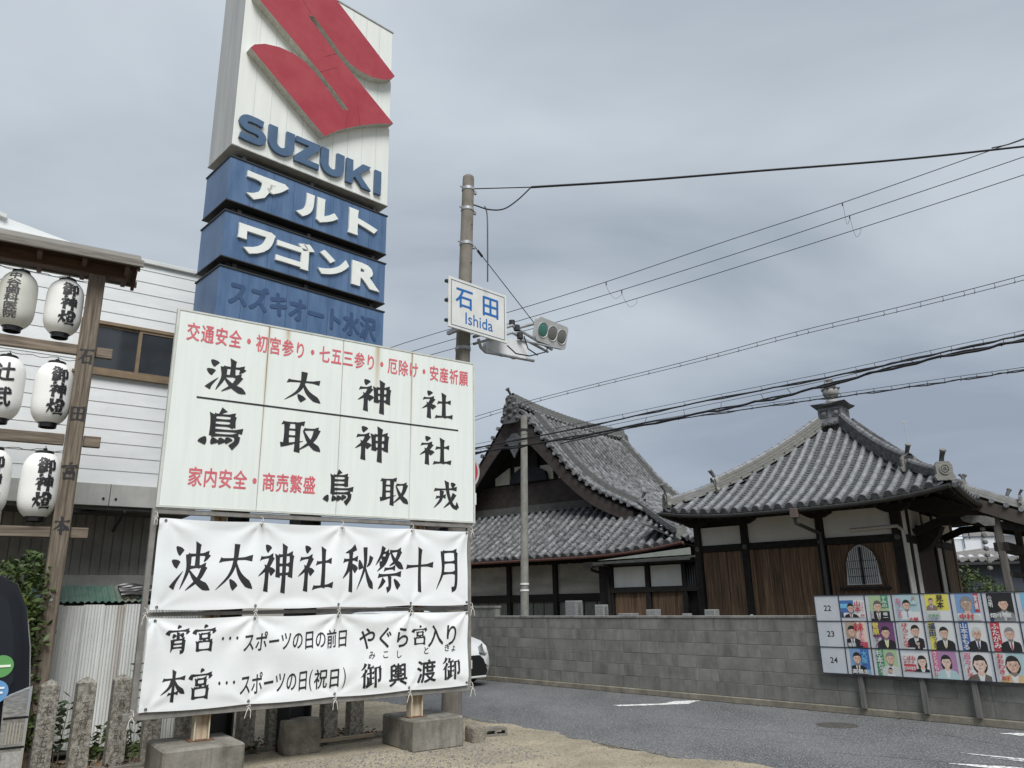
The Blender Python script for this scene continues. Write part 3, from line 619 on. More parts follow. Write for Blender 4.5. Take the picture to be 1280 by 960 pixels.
# rough stone and side stone
def rock(nm, lab, loc, sx, sy, sz, seed, mat=m_stone, az=55):
    r3 = random.Random(seed); bm = bmesh.new(); bmesh.ops.create_cube(bm, size=1); bmesh.ops.subdivide_edges(bm, edges=bm.edges, cuts=4, use_grid_fill=True)
    for v in bm.verts:
        c = v.co.copy(); l_ = c.length; c2 = c.normalized() * .62; v.co = c.lerp(c2, .25)
        v.co += Vector((r3.uniform(-1, 1), r3.uniform(-1, 1), r3.uniform(-1, 1))) * .022
        v.co = Vector((v.co.x * sx, v.co.y * sy, (v.co.z + .48) * sz))
    me = bpy.data.meshes.new(nm); bm.to_mesh(me); bm.free(); me.materials.append(mat); me.polygons.foreach_set('use_smooth', [True] * len(me.polygons))
    o = bpy.data.objects.new(nm, me); col.objects.link(o); o.location = loc; o.rotation_euler = (0, 0, R(90 - az)); tag(o, lab, 'stone'); return o
m_rock = M('rough_stone', (.17, .15, .12), (.30, .275, .22), rough=.95, sc_=7, det=9, bump=.9, bsc=30, bdist=.02)
rock('rough_stone', 'rough upright stone between the two foundation blocks', (-2.50, 9.45, -.02), .42, .26, .40, 5, m_rock)
rock('rough_stone', 'small broken stone at the right side of the right foundation block', (-.52, 9.98, -.02), .17, .2, .22, 8, m_rock)
g = MB(); g.box(0, 0, 0, .30, .17, .03); g.box(0, 0, .07, .30, .17, .10); g.box(0, 0, .03, .03, .17, .07); g.box(.135, 0, .03, .165, .17, .07); g.box(.27, 0, .03, .30, .17, .07)
o = g.build('hollow_block', m_conc, None); o.location = (-.42, 10.28, .005); o.rotation_euler = (0, 0, R(18)); tag(o, 'hollow concrete block lying by the road edge right of the foundation', 'concrete block')
g = MB(); g.box(0, 0, 0, .85, .05, .035); o = g.build('timber_strip', M('pale_timber', (.34, .26, .17), (.45, .38, .28), rough=.9, sc_=5, stretch=(1, 12, 12)), None); o.location = TP + azv(55) * 1.95 + azv(145) * .16 + Vector((0, 0, .05)); o.rotation_euler = (0, 0, R(35)); tag(o, 'pale timber strip lying at the foot of the shaded granite posts', 'timber')
# plants
def leafcloud(mb, c, rx, ry, rz, n, s, rnd, dens=.75):
    for _ in range(n):
        a = rnd.uniform(0, 6.283); b = math.acos(rnd.uniform(-1, 1)); r = rnd.random() ** (1 / 3) if rnd.random() > dens else rnd.uniform(.8, 1.05)
        p = Vector((c[0] + rx * r * math.sin(b) * math.cos(a), c[1] + ry * r * math.sin(b) * math.sin(a), c[2] + rz * r * math.cos(b)))
        leaf(mb, p, s * rnd.uniform(.6, 1.3), rnd)
def leaf(mb, p, s, rnd, d=None):
    d = d or Vector((rnd.uniform(-1, 1), rnd.uniform(-1, 1), rnd.uniform(-.4, .9))).normalized()
    n_ = d.cross(Vector((rnd.uniform(-1, 1), rnd.uniform(-1, 1), rnd.uniform(-1, 1)))).normalized()
    mb.add([p, p + d * s * .5 + n_ * s * .22, p + d * s, p + d * s * .5 - n_ * s * .22], [(0, 1, 2, 3)])
rl = random.Random(21)
t = thing('hedge', 'leafy green hedge between the dark van and the lantern stand post', 'hedge', (-5.15, 8.05, 0), 55)
g = MB()
for (c, r_, n) in (((0, .45, 1.75), (.42, .3, .38), 420), ((.02, .4, 1.35), (.36, .3, .45), 520), ((-.05, .35, .9), (.40, .3, .5), 560), ((.05, .35, .45), (.36, .28, .4), 420), ((-.35, .5, 1.2), (.4, .3, 1.0), 500), ((.16, .42, 2.02), (.16, .12, .2), 90)): leafcloud(g, c, *r_, int(n * 2.3), .085, rl)
g.build('foliage', m_leaf, t, wn=False)['kind'] = 'stuff'
g = MB()
for (c, r_, n) in (((.2, .22, .62), (.14, .1, .14), 70), ((.0, .2, 1.6), (.2, .12, .2), 60), ((-.1, .2, .3), (.3, .12, .2), 50)): leafcloud(g, c, *r_, n, .07, rl)
g.build('young_leaves', m_leafy, t, wn=False)['kind'] = 'stuff'
g = MB()
for k in range(9):
    a = rl.uniform(-.35, .3); g.tube([(a, .45, 0), (a + rl.uniform(-.1, .1), .45, .8), (a + rl.uniform(-.2, .2), .42, 1.7)], [.014, .01, .004], 5)
g.build('stem', m_wood, t)
def twig(loc, h, n, lab, nm='young_shrub', s=.09, mat=m_leafd, lean=.1, cat='shrub', az=55):
    t = thing(nm, lab, cat, loc, az); g = MB(); g2 = MB()
    for b_ in range(n):
        a = rl.uniform(-.16, .16); top = Vector((a + rl.uniform(-lean, lean), rl.uniform(-.05, .05), h * rl.uniform(.6, 1)))
        g.tube([(a * .3, 0, 0), (a, 0, top.z * .5), top], [.007, .005, .002], 5)
        for q in range(9):
            u = .3 + .7 * q / 8; p = Vector((a * .3, 0, 0)).lerp(top, u)
            for s_ in (-1, 1): leaf(g2, p, s * rl.uniform(.7, 1.1), rl, Vector((s_ * rl.uniform(.6, 1), rl.uniform(-.5, .5), rl.uniform(.1, .6))).normalized())
    g.build('stem', m_wood, t); g2.build('foliage', mat, t, wn=False)['kind'] = 'stuff'; return t
TQ = lambda s, b: TP + azv(55) * s + azv(145) * b
twig(TQ(-.58, -.25), .82, 3, 'thin shrub with dark leaves between the first and second granite posts', s=.11)
twig(TQ(-.22, -.2), .42, 4, 'low leafy weed between the second and third granite posts', 'weed', .09, m_leaf, cat='weed')
twig(TQ(.20, -.25), 1.05, 4, 'thin tall shrub behind the third granite post by the banner edge', s=.10)
twig(TQ(.12, -.1), .38, 5, 'low leafy weed at the foot of the third granite post', 'weed', .08, m_leaf, cat='weed')
def blades(loc, n, h, lab, nm, cat, mats, seed, wdt=.03, group=None):
    r4 = random.Random(seed); t = thing(nm, lab, cat, loc, 55, group)
    for mi_, m_ in enumerate(mats):
        g = MB()
        for k in range(n):
            a = r4.uniform(0, 6.28); L_ = h * r4.uniform(.6, 1.2); d = Vector((math.cos(a), math.sin(a) * .6, 0)); el = r4.uniform(.35, 1.25); pts = []
            for j in range(6):
                u = j / 5; pts.append(d * L_ * u * math.cos(el) * 1.0 + Vector((0, 0, L_ * (u * math.sin(el) - .55 * u * u))))
            sd_ = d.cross(Vector((0, 0, 1)))
            vs_ = []
            for j, p in enumerate(pts):
                ww = wdt * math.sin(math.pi * min(.97, .12 + .88 * j / 5)); vs_ += [p + sd_ * ww, p - sd_ * ww]
            g.add(vs_, [(2 * j, 2 * j + 1, 2 * j + 3, 2 * j + 2) for j in range(5)])
        g.build(['leaves', 'dry_leaves'][mi_], m_, t, wn=False)['kind'] = 'stuff'
m_dry = M('dry_leaf', (.26, .19, .12), (.36, .27, .19), rough=.8, sc_=8)
blades(TQ(2.05, -.05), 13, .42, 'strap-leaved plant with dry leaves behind the rough upright stone', 'strap_leaf_plant', 'plant', (m_leafd, m_dry), 4)
blades(TQ(1.35, .02), 9, .32, 'strap-leaved plant in the dark left of the rough upright stone', 'strap_leaf_plant', 'plant', (m_leafd, m_dry), 6)
blades((-.36, 10.62, 0), 70, .20, 'tuft of green grass at the road edge beside the hollow block', 'grass_tuft', 'grass tuft', (m_leaf,), 9, .006)
g = MB(); 
for k in range(420):
    p = TQ(rl.uniform(-1, 3.0), rl.uniform(-.6, .12)); leaf(g, p + Vector((0, 0, rl.uniform(.05, .07))), .07, rl, Vector((rl.uniform(-1, 1), rl.uniform(-1, 1), .1)).normalized())
tag(g.build('fallen_leaves', M('fallen_leaf', (.10, .045, .025), (.18, .10, .05), rough=.9, sc_=10), wn=False), kind='stuff')
# ------------------------------------------------------------------ corrugated fence
F0 = Vector((-4.7, 9.4, 0))
t = thing('corrugated_fence', 'white corrugated metal sheets with rust stains standing behind the granite posts', 'metal fence', F0, 55)
m_corr = M('white_corrugated', (.56, .57, .55), (.68, .69, .67), rough=.6, sc_=3, stretch=(3, 3, .5), streak=.35, ssc=(16, 16, .6), rnd=.03, stains=[(-.02, .02, .55, 1.6, .3), (.03, .03, .6, .9, .2)], stain_c=(.30, .22, .17))
for k in range(12):
    x0 = -1.45 + .212 * k; g = MB(); z0 = .12; z1 = 1.66 + (.01 if k % 2 else 0)
    top = []; n = 28
    for i in range(n + 1):
        u = i / n; top.append((x0 + .216 * u, (.012 if k % 2 else 0) + .008 * math.cos(u * 2 * math.pi * 6.7)))
    g.add([(a, b, z0) for a, b in top] + [(a, b, z1) for a, b in top], [(i, i + 1, i + n + 2, i + n + 1) for i in range(n)])
    g.build('sheet', m_corr, t, smooth=True, wn=False)
g = MB(); g.box(-1.45, .02, .9, 1.1, .05, .94); g.box(-1.45, .02, 1.5, 1.1, .05, 1.54); g.build('rail', m_wood, t)
m_green = M('green_corrugated', (.045, .10, .075), (.09, .15, .12), rough=.6, sc_=5, streak=.4, stains=[(.10, .1, .9, 1.9, 1.6)], stain_c=(.35, .22, .18))
t = thing('corrugated_roof', 'green corrugated roof strip of a low shed above the white sheets', 'shed roof', F0, 55)
g = MB(); n = 260; y0, z0, y1, z1 = .04, 1.70, .55, 1.90
P_ = [(-1.5 + 2.6 * i / n, .011 * math.cos(i / n * 2 * math.pi * 36)) for i in range(n + 1)]
g.add([(a, y0, z0 + b) for a, b in P_] + [(a, y1, z1 + b) for a, b in P_], [(i, i + 1, i + n + 2, i + n + 1) for i in range(n)]); g.build('sheet', m_green, t, smooth=True, wn=False)
g = MB(); g.box(-1.5, .08, .1, 1.1, .5, 1.66); g.build('shed_wall', m_dark, t)
t = thing('rolled_tarpaulin', 'black rolled tarpaulin lying on the green corrugated roof strip', 'tarpaulin', F0, 55)
g = MB(); r5 = random.Random(4)
for k in range(7):
    zz = 1.76 + .02 * k; yy = .1 + .05 * k
    g.tube([(.0 + .06 * j, yy + r5.uniform(-.012, .012), zz + .03 * math.sin(j * .9 + k) * .4 + .015) for j in range(9)], .022, 6)
g.build('folds', M('black_plastic', (.008, .008, .009), rough=.35, spec=.6), t, smooth=True)
# ------------------------------------------------------------------ white workshop building
O1 = Vector((-6.5, 10.5, 0))
t = thing('workshop', 'white clad workshop building with a bronze sliding window and pale roof', 'building', O1, 54)
XL, XR = -6.0, 1.95
g = MB(); g.box(XL, .02, 3.0, XR - .01, 6.0, 6.84); g.build('core_wall', M('grey_wall', (.30, .30, .29), rough=.8), t)
z = 3.36; k = 0
while z < 6.84:
    z1 = min(z + .2, 6.86)
    if 4.98 < (z + z1) / 2 < 5.80: segs = [(XL, .13), (1.78, XR)]
    else: segs = [(XL, -1.85), (-1.85, XR)] if k % 2 else [(XL, XR)]
    for a, b in segs:
        g = MB(); g.add([(a + .001, -.014, z + .0015), (b - .001, -.014, z + .0015), (b - .001, -.006, z1 - .001), (a + .001, -.006, z1 - .001), (a + .001, .02, z + .004), (b - .001, .02, z + .004), (b - .001, .02, z1 - .002), (a + .001, .02, z1 - .002)],
              [(0, 1, 2, 3), (4, 7, 6, 5), (0, 4, 5, 1), (3, 2, 6, 7), (0, 3, 7, 4), (1, 5, 6, 2)]); g.build('siding_board', m_siding, t, wn=False)
    z += .2; k += 1
g = MB(); g.box(XL, -.06, 6.86, XR + .04, .1, 6.93); g.build('coping', M('coping', (.55, .57, .56), (.62, .64, .62), rough=.5, sc_=3), t, bev=.008)
g = MB(); g.box(XR, -.03, 3.0, XR + .05, .03, 6.86); g.build('corner_trim', m_siding, t)
g = MB(); g.box(XR - .01, .03, 3.0, XR + .02, 6.0, 6.86); g.build('end_wall', m_siding, t)
g = MB(); g.add([(XL, .10, 6.90), (.4, .10, 6.90), (-1.0, .10, 7.16), (XL, .10, 8.45), (XL, 3.4, 6.90), (.4, 3.4, 6.90), (-1.0, 3.4, 7.16), (XL, 3.4, 8.45)], [(0, 1, 2, 3), (7, 6, 5, 4), (3, 2, 6, 7), (2, 1, 5, 6)])
g.build('upper_roof', m_siding, t); g = MB(); g.add([(XL, .04, 8.47), (-1.0, .04, 7.19), (-1.0, .04, 7.13), (XL, .04, 8.41), (XL, .12, 8.47), (-1.0, .12, 7.19), (-1.0, .12, 7.13), (XL, .12, 8.41)], [(0, 1, 2, 3), (7, 6, 5, 4), (0, 4, 5, 1), (3, 2, 6, 7)]); g.build('roof_edge', M('coping', (.5, .5, .5)), t)
# window
wf = MB()
for q in ((.13, -.05, 4.98, .18, .03, 5.80), (1.73, -.05, 4.98, 1.78, .03, 5.80), (.18, -.05, 5.745, 1.73, .03, 5.80), (.18, -.05, 4.98, 1.73, .03, 5.035)): wf.box(*q)
wo = wf.build('window', m_bronze, t, bev=.004)
g = MB(); g.box(.10, -.075, 4.95, 1.80, -.0, 4.985); g.build('sill', m_bronze, wo)
for (a, b, yy) in ((.18, .97, -.0), (.93, 1.73, -.022)):
    g = MB(); g.box(a, yy - .012, 5.035, a + .045, yy + .01, 5.745); g.box(b - .045, yy - .012, 5.035, b, yy + .01, 5.745); g.box(a + .045, yy - .012, 5.035, b - .045, yy + .01, 5.075); g.box(a + .045, yy - .012, 5.71, b - .045, yy + .01, 5.745); g.build('sash', m_bronze, wo)
    g = MB(); g.box(a + .045, yy - .001, 5.075, b - .045, yy + .004, 5.71); g.build('pane', m_glass, wo)
# fascia and lower storey
for i, (a, b) in enumerate(((XL, -3.1), (-3.1, -1.1), (-1.1, .78), (.78, 1.95))):
    g = MB(); g.box(a + .004, -.24, 3.02, b - .004, .0, 3.33); o = g.build('fascia_panel', M('fascia', (.45, .45, .42), (.55, .55, .52), rough=.5, sc_=3, streak=.25, rnd=.05), t, bev=.006)
    for xx in (a + .08, b - .08): g = MB(); g.lathe([(.018, -.250), (.018, -.24)], axis='y', n=8, c=(xx, 0, 3.12), caps=True); g.build('bolt', m_dark, o)
g = MB(); g.box(XL, -.2, 2.97, XR, 1.3, 3.015); g.build('soffit', M('soffit_dark', (.05, .05, .048), (.09, .09, .085), rough=.8, sc_=2), t)
g = MB()
for k in range(60):
    x0 = XL + k * .13
    if x0 > XR - .1: break
    g.box(x0, .60, 2.10, x0 + .115, .62, 2.97); g.box(x0 + .115, .612, 2.10, x0 + .13, .63, 2.97)
g.build('ribbed_wall', M('ribbed_brown', (.19, .18, .16), (.26, .25, .22), rough=.6, sc_=3, streak=.3), t)['kind'] = 'stuff'
g = MB(); g.box(XL, .5, 1.87, XR, .62, 2.10); g.build('lintel', M('lintel_grey', (.30, .30, .28), (.38, .38, .36), rough=.6, sc_=4, streak=.3), t, bev=.01)
g = MB(); g.box(XL, 2.2, 0, XR, 2.3, 2.97); g.box(XR - .1, .6, 0, XR, 2.2, 2.97); g.box(XL, .6, 0, XL + .1, 2.2, 2.97); g.build('inner_wall', m_dark, t)
g = MB(); g.tube([(.35, -.2, 2.92), (.9, .1, 2.99), (1.6, .55, 2.99)], .025, 6); g.tube([(1.0, -.2, 2.96), (1.0, .6, 2.75)], .02, 6); g.build('stay', m_dark, t)
g = MB(); g.box(-.62, -.12, 0, -.46, .04, 3.0); g.build('post', M('peeling_white_post', (.45, .42, .36), (.62, .60, .54), rough=.9, sc_=6, det=9, streak=.6, stretch=(3, 3, .6)), t, bev=.008)
# ------------------------------------------------------------------ lantern stand (frame x along az 58)
L0 = Vector((-4.85, 8.75, 0)); AZL = 58
t = thing('lantern_stand', 'tall weathered wooden stand with a small roof and three rails for paper lanterns', 'lantern stand', L0, AZL)
g = MB(); g.box(-.365, -.085, 0, -.185, .085, 5.56); g.build('post', m_wood, t, bev=.012)
g = MB(); g.box(-2.15, -.085, 0, -1.97, .085, 5.56); g.build('post', m_wood, t, bev=.012)
for (z0, z1) in ((4.52, 4.645), (3.43, 3.56), (2.39, 2.505)):
    g = MB(); g.box(-2.3, -.035, z0, -.37, .03, z1); o = g.build('rail', m_woodh, t, bev=.006)
    g = MB(); g.box(-.18, -.035, z0, .0, .03, z1); g.build('tenon', m_woodh, o, bev=.006)
g = MB(); g.box(-2.35, -.07, 5.56, .02, .07, 5.70); g.build('ridge_beam', m_woodb, t, bev=.006)
for s_ in (-1, 1):
    for k in range(4):
        ya = s_ * (.02 + .085 * k); yb_ = s_ * (.02 + .085 * (k + 1) + .008); za = 5.93 - .055 * k; zb_ = za - .06
        g = MB(); g.hexa([(-2.45, min(ya, yb_), (za if s_ > 0 else zb_) - .02), (.17, min(ya, yb_), (za if s_ > 0 else zb_) - .02), (.17, max(ya, yb_), (zb_ if s_ > 0 else za) - .02), (-2.45, max(ya, yb_), (zb_ if s_ > 0 else za) - .02),
                       (-2.45, min(ya, yb_), (za if s_ > 0 else zb_)), (.17, min(ya, yb_), (za if s_ > 0 else zb_)), (.17, max(ya, yb_), (zb_ if s_ > 0 else za)), (-2.45, max(ya, yb_), (zb_ if s_ > 0 else za))])
        g.build('roof_board', M('grey_board', (.15, .14, .125), (.24, .225, .20), rough=.85, sc_=4, stretch=(1, 12, 12)), t)
    g = MB(); g.box(-2.47, s_ * .36 - .02, 5.64, .19, s_ * .36 + .02, 5.72); g.build('eave_board', M('grey_board', (.15, .14, .125), (.24, .225, .20), rough=.85, sc_=4, stretch=(1, 12, 12)), t)
    g = MB(); g.hexa([(.12, s_ * .02 - .015, 5.80), (.16, s_ * .02 - .015, 5.80), (.16, s_ * .34 + .0, 5.58), (.12, s_ * .34, 5.58), (.12, s_ * .02 - .015, 5.92), (.16, s_ * .02 - .015, 5.92), (.16, s_ * .34, 5.69), (.12, s_ * .34, 5.69)]); g.build('barge_board', m_woodb, t)
g = MB(); g.box(-2.4, -.055, 5.70, .10, .055, 5.88); g.build('soffit_core', m_woodb, t)
for k in range(6):
    g = MB(); x0 = -2.3 + k * .46; g.box(x0, -.32, 5.60, x0 + .05, .32, 5.645); g.build('rafter', m_woodb, t)
for ch, zz in (('石', 4.40), ('田', 3.70), ('宮', 3.03), ('本', 2.42)):
    g = MB(); line(g, ch, -.36, zz, -.19, zz + .20, -.087, style='brush', wt=2.1); g.build('painted_character', m_ink, t, wn=False)
g = MB(); g.lathe([(.0, -.094), (.016, -.093), (.018, -.086)], axis='y', n=10, c=(-.27, 0, 1.72)); g.build('bolt', m_steel, t)
m_paper = M('lantern_paper', (.80, .80, .77), (.84, .84, .81), rough=.5, sc_=3, spec=.35)
m_paperg = M('lantern_paper_grey', (.56, .56, .50), (.63, .63, .57), rough=.5, sc_=3, spec=.35)
def lantern(x, zt, zb, text, lab, paper=None, wt=2.2, r=.198):
    t = thing('paper_lantern', lab, 'paper lantern', L0 + azv(AZL) * x + Vector((0, 0, zb)), AZL, 'white paper lanterns on the wooden stand')
    t.rotation_euler[2] += R(rr.uniform(-5, 5)) * .5
    Hh = zt - zb; b0, b1 = .05, Hh - .05
    def rad(h):
        u = (h - b0) / (b1 - b0) * 2 - 1
        return r * (1 - abs(u) ** 4.6 * .46) - .0009 * abs(math.sin(h / .0245 * math.pi))
    g = MB(); n = 110; g.lathe([(rad(b0 + (b1 - b0) * i / n), b0 + (b1 - b0) * i / n) for i in range(n + 1)], n=36); g.build('paper_body', paper or m_paper, t, smooth=True, wn=False)
    m_bl = M('lacquer_black', (.012, .012, .013), rough=.3, spec=.6)
    g = MB(); g.lathe([(.0, b1 + .035), (.088, b1 + .035), (.094, b1 + .028), (.094, b1 - .012), (.08, b1 - .012)], n=28); g.build('top_ring', m_bl, t, smooth=True)
    g = MB(); g.lathe([(.07, b0 + .008), (.095, b0 + .008), (.09, b0 - .05), (.086, b0 - .05), (.086, b0 - .01), (.0, b0 - .01)], n=28); g.build('bottom_ring', m_bl, t, smooth=True)
    g = MB(); g.tube([(0, 0, b1 + .04), (.01, 0, b1 + .075), (0, 0, b1 + .10)], .005, 5); g.lathe([(.0, b1 + .078), (.022, b1 + .068), (.026, b1 + .06), (.0, b1 + .045)], n=10); g.build('hanger', m_dark, t)
    def S(a, z, off=0): 
        z = min(max(z, b0 + .01), b1 - .01); th = a / r; rr_ = rad(z) + .004 + off; return (rr_ * math.sin(th), -rr_ * math.cos(th), z)
    g = MB(); n = len(text); h0 = b0 + .07; h1 = b1 - .05; hw = .085 if n < 5 else .062; ta = .045
    if n == 6: line(g, text, ta - .1 - hw, h0 - .01, ta - .1 + hw + .03, h1 + .02, bold=.022, vert=True, aniso=.8, wrap=S)
    elif n == 2: line(g, text, -hw, h0, hw + .02, h1, bold=.035, vert=True, gap=.22, aniso=.75, shear=.1, wrap=S)
    else: line(g, text, ta - hw - .01, h0, ta + hw + .01, h1, vert=True, style='brush', wt=wt, gap=.03, wrap=S)
    g.build('lettering', m_ink if n != 6 else M('grey_ink', (.07, .07, .075)), t, wn=False); return t
rows = ((5.46, 4.70), (4.42, 3.62), (3.36, 2.56))
labs = {(0, 0): 'paper lantern with three bold characters beside the post in the top row', (0, 1): 'paper lantern with three bold characters beside the post in the middle row', (0, 2): 'paper lantern with three bold characters beside the post in the bottom row',
        (1, 0): 'greyish lantern with six thin characters in the top row', (1, 1): 'white lantern with two characters at the left edge in the middle row', (1, 2): 'white lantern half cut off at the left edge in the bottom row',
        (2, 0): 'white lantern third from the post in the top row', (2, 1): 'white lantern third from the post in the middle row', (2, 2): 'white lantern third from the post in the bottom row'}
for c in range(3):
    for r_ in range(3):
        x = -.585 - .475 * c + (.01, .03, .045)[r_] - .0
        tx = '御神燈'
        if c == 1 and r_ == 0: tx = '中谷歯科医院'
        if c == 1 and r_ == 1: tx = '辻武'
        lantern(x, *rows[r_], tx, labs[(c, r_)], m_paperg if (c, r_) == (1, 0) else None)
g = MB(); 
for z in (5.52, 4.50, 3.41): g.tube([(-2.0 + .06 * j, .02 * math.sin(j), z - .03 - .03 * abs(math.sin(j * .8))) for j in range(30)], .004, 5)
o = g.build('lantern_wire', m_cable, None); o.location = L0; o.rotation_euler = (0, 0, R(90 - AZL)); tag(o, 'thin black electric wire strung above the paper lanterns', 'wire')
# ------------------------------------------------------------------ dark van (rear right corner in view)
AZV = 52
t = thing('parked_van', 'black van parked at the left edge showing its rear window and clear tail lamp', 'van', Vector((-3.46, 4.18, 0)), AZV)
m_vb = M('black_paint', (.004, .0045, .006), rough=.12, spec=.45); m_vg = M('dark_glass', (.006, .007, .009), rough=.04, spec=.6)
def vsec(k=1.0, w_=.84, top=1.83): 
    pts = [(.60, .30), (.80, .33), (.84, .50), (.845, .95), (.838, 1.15), (.81, 1.40), (.765, 1.62), (.70, 1.76), (.60, 1.815), (.40, top + .005), (.0, top + .015)]
    return [(x * w_ / .84, z) for x, z in pts] + [(-x * w_ / .84, z) for x, z in pts[::-1][1:]]
g = MB(); rings = []
for (y, s_, dz) in ((0, .955, 0), (.02, .985, 0), (.08, 1, 0), (1.5, 1, 0), (3.0, 1, 0), (3.3, .99, 0)):
    rings.append([(x * s_, y + (0.10 * max(0, (z - 1.0)) if y < .1 else 0), .3 + (z - .3) * (1 if s_ > .96 else .99)) for x, z in vsec()])
rings.append([(x * .97, 3.75, .3 + (min(z, 1.15) - .3)) for x, z in vsec()]); rings.append([(x * .88, 4.2, .3 + (min(z, .98) - .3) * .95) for x, z in vsec()])
g.loft(rings); g.build('body', m_vb, t, smooth=True)
g = MB(); P_ = [(-.66, 1.16), (.70, 1.16), (.735, 1.22), (.70, 1.50), (.655, 1.66), (.58, 1.72), (-.58, 1.72), (-.655, 1.66), (-.735, 1.22)]
g.add([(x, -.012 + .10 * (z - 1.0), z) for x, z in P_], [tuple(range(len(P_)))]); g.add([(x, .02 + .10 * (z - 1.0), z) for x, z in P_], [tuple(range(len(P_)))[::-1]]); g.build('rear_window', m_vg, t)
for s_ in (-1, 1):
    lamp = MB(); O_ = [(s_ * .70, 1.14), (s_ * .828, 1.19), (s_ * .835, .74), (s_ * .72, .72)]
    lamp.add([(x, -.022 + .08 * max(0, z - 1), z) for x, z in O_] + [(x, .03, z) for x, z in O_], [(0, 1, 2, 3), (0, 4, 5, 1), (1, 5, 6, 2), (2, 6, 7, 3), (3, 7, 4, 0)])
    lo = lamp.build('tail_lamp', M('clear_lens', (.30, .31, .32), (.55, .56, .57), rough=.08, metal=.75, sc_=30, spec=.9, stretch=(1, 1, 4)), t, bev=.006)
    g = MB(); x0, x1 = sorted((s_ * .818, s_ * .834)); g.add([(x0, -.03, .74), (x1, -.03, .74), (x1, -.01, 1.19), (x0, -.01, 1.185)], [(0, 1, 2, 3)]); g.build('chrome_edge', M('chrome', (.8, .8, .8), rough=.15, metal=1), lo)
    for k in range(5): g = MB(); x0, x1 = sorted((s_ * (.735 + .015 * k), s_ * (.742 + .015 * k))); g.box(x0, -.027, .89, x1, -.02, 1.0); g.build('lens_rib', M('chrome', (.8, .8, .8)), lo)
    for zz in (.865, 1.02): g = MB(); x0, x1 = sorted((s_ * .71, s_ * .832)); g.box(x0, -.028, zz, x1, -.018, zz + .012); g.build('lamp_divider', m_vb, lo)
    g = MB(); x0, x1 = sorted((s_ * .73, s_ * .82)); g.box(x0, -.027, .75, x1, -.02, .85); g.build('reflector', M('clear_reflector', (.35, .35, .34), (.5, .5, .48), rough=.2, sc_=60, metal=.4), lo)
g = MB(); g.lathe([(0, -.012), (.06, -.012), (.06, 0)], axis='y', n=24, c=(.665, .012, 1.305)); o = g.build('green_sticker', flat((.10, .30, .09)), t); 
g = MB(); g.box(.62, -.004, 1.30, .71, .0, 1.312); g.build('sticker_lettering', flat((.75, .8, .7)), o)
g = MB(); g.lathe([(0, -.012), (.062, -.012), (.062, 0)], axis='y', n=24, c=(.655, .004, 1.17)); o = g.build('blue_sticker', flat((.12, .28, .52)), t)
g = MB(); g.box(.615, -.012, 1.185, .695, -.009, 1.195); g.box(.62, -.012, 1.16, .69, -.009, 1.17); g.build('sticker_lettering', flat((.75, .8, .8)), o)
g = MB(); g.box(.53, -.022, 1.08, .60, -.01, 1.10); g.build('badge', m_steel, t)
g = MB(); g.loft([[(x, y, z) for x in (0,) for (y, z) in ()] or [(-.80, -.06, .36), (.80, -.06, .36), (.83, .0, .36), (-.83, .0, .36)], [(-.82, -.07, .62), (.82, -.07, .62), (.838, .0, .62), (-.838, .0, .62)]]); g.build('bumper', m_vb, t, bev=.02)
for sx in (-1, 1):
    for yy in (.75, 3.45):
        g = MB(); g.lathe([(.0, -.09), (.2, -.095), (.28, -.09), (.315, -.06), (.32, 0), (.315, .06), (.28, .09), (0, .09)], axis='x', n=24, c=(sx * .74, yy, .32)); wo = g.build('wheel', M('tyre', (.015, .015, .015), rough=.85), t, smooth=True)
        g = MB(); g.lathe([(.0, sx * .097), (.17, sx * .10), (.19, sx * .09)], axis='x', n=20, c=(sx * .74, yy, .32)); g.build('rim', m_steel, wo)
# ------------------------------------------------------------------ white car by the wall
t = thing('white_car', 'white hatchback with a black grille waiting on the road behind the banner edge', 'car', Vector((-1.06, 16.12, 0)), 45)
m_wc = M('white_car_paint', (.68, .69, .68), rough=.22, spec=.6)
def csec(hw, zb, zt, belt, k=.12):
    return [(-hw * .93, zb), (hw * .93, zb), (hw, zb + .14), (hw * 1.0, belt * .8), (hw * .985, belt), (hw * .93, min(belt + k, zt)), (hw * .5, zt), (0, zt + .015), (-hw * .5, zt), (-hw * .93, min(belt + k, zt)), (-hw * .985, belt), (-hw, belt * .8), (-hw, zb + .14)]
g = MB(); rings = []
for (y, hw, zb, zt, belt) in ((-.02, .55, .30, .52, .45), (.03, .72, .22, .66, .56), (.15, .80, .18, .76, .66), (.35, .835, .17, .86, .74), (.7, .845, .17, .94, .82), (1.05, .85, .17, 1.0, .88), (2.2, .85, .17, 1.02, .93), (3.4, .85, .18, 1.05, .96), (3.85, .80, .25, .98, .90), (3.98, .70, .32, .9, .8)):
    rings.append([(x, y, z) for x, z in csec(hw, zb, zt, belt)])
g.loft(rings); bd = g.build('body', m_wc, t, smooth=True)
g = MB(); rings = []
for (y, hw, zt) in ((.98, .68, 1.0), (1.35, .64, 1.26), (1.75, .60, 1.47), (2.4, .60, 1.51), (3.2, .60, 1.46), (3.75, .64, 1.05)):
    rings.append([(-hw - .1, y, .95), (hw + .1, y, .95), (hw + .02, y, zt - .05), (hw * .8, y, zt), (-hw * .8, y, zt), (-hw - .02, y, zt - .05)])
g.loft(rings); g.build('cabin', m_wc, t, smooth=True)
g = MB(); g.add([(-.68, 1.0, 1.02), (.68, 1.0, 1.02), (.56, 1.66, 1.43), (-.56, 1.66, 1.43)], [(0, 1, 2, 3)]); g.v = [(a, b - .03, c + .015) for a, b, c in g.v]; g.build('windscreen', m_vg, t)
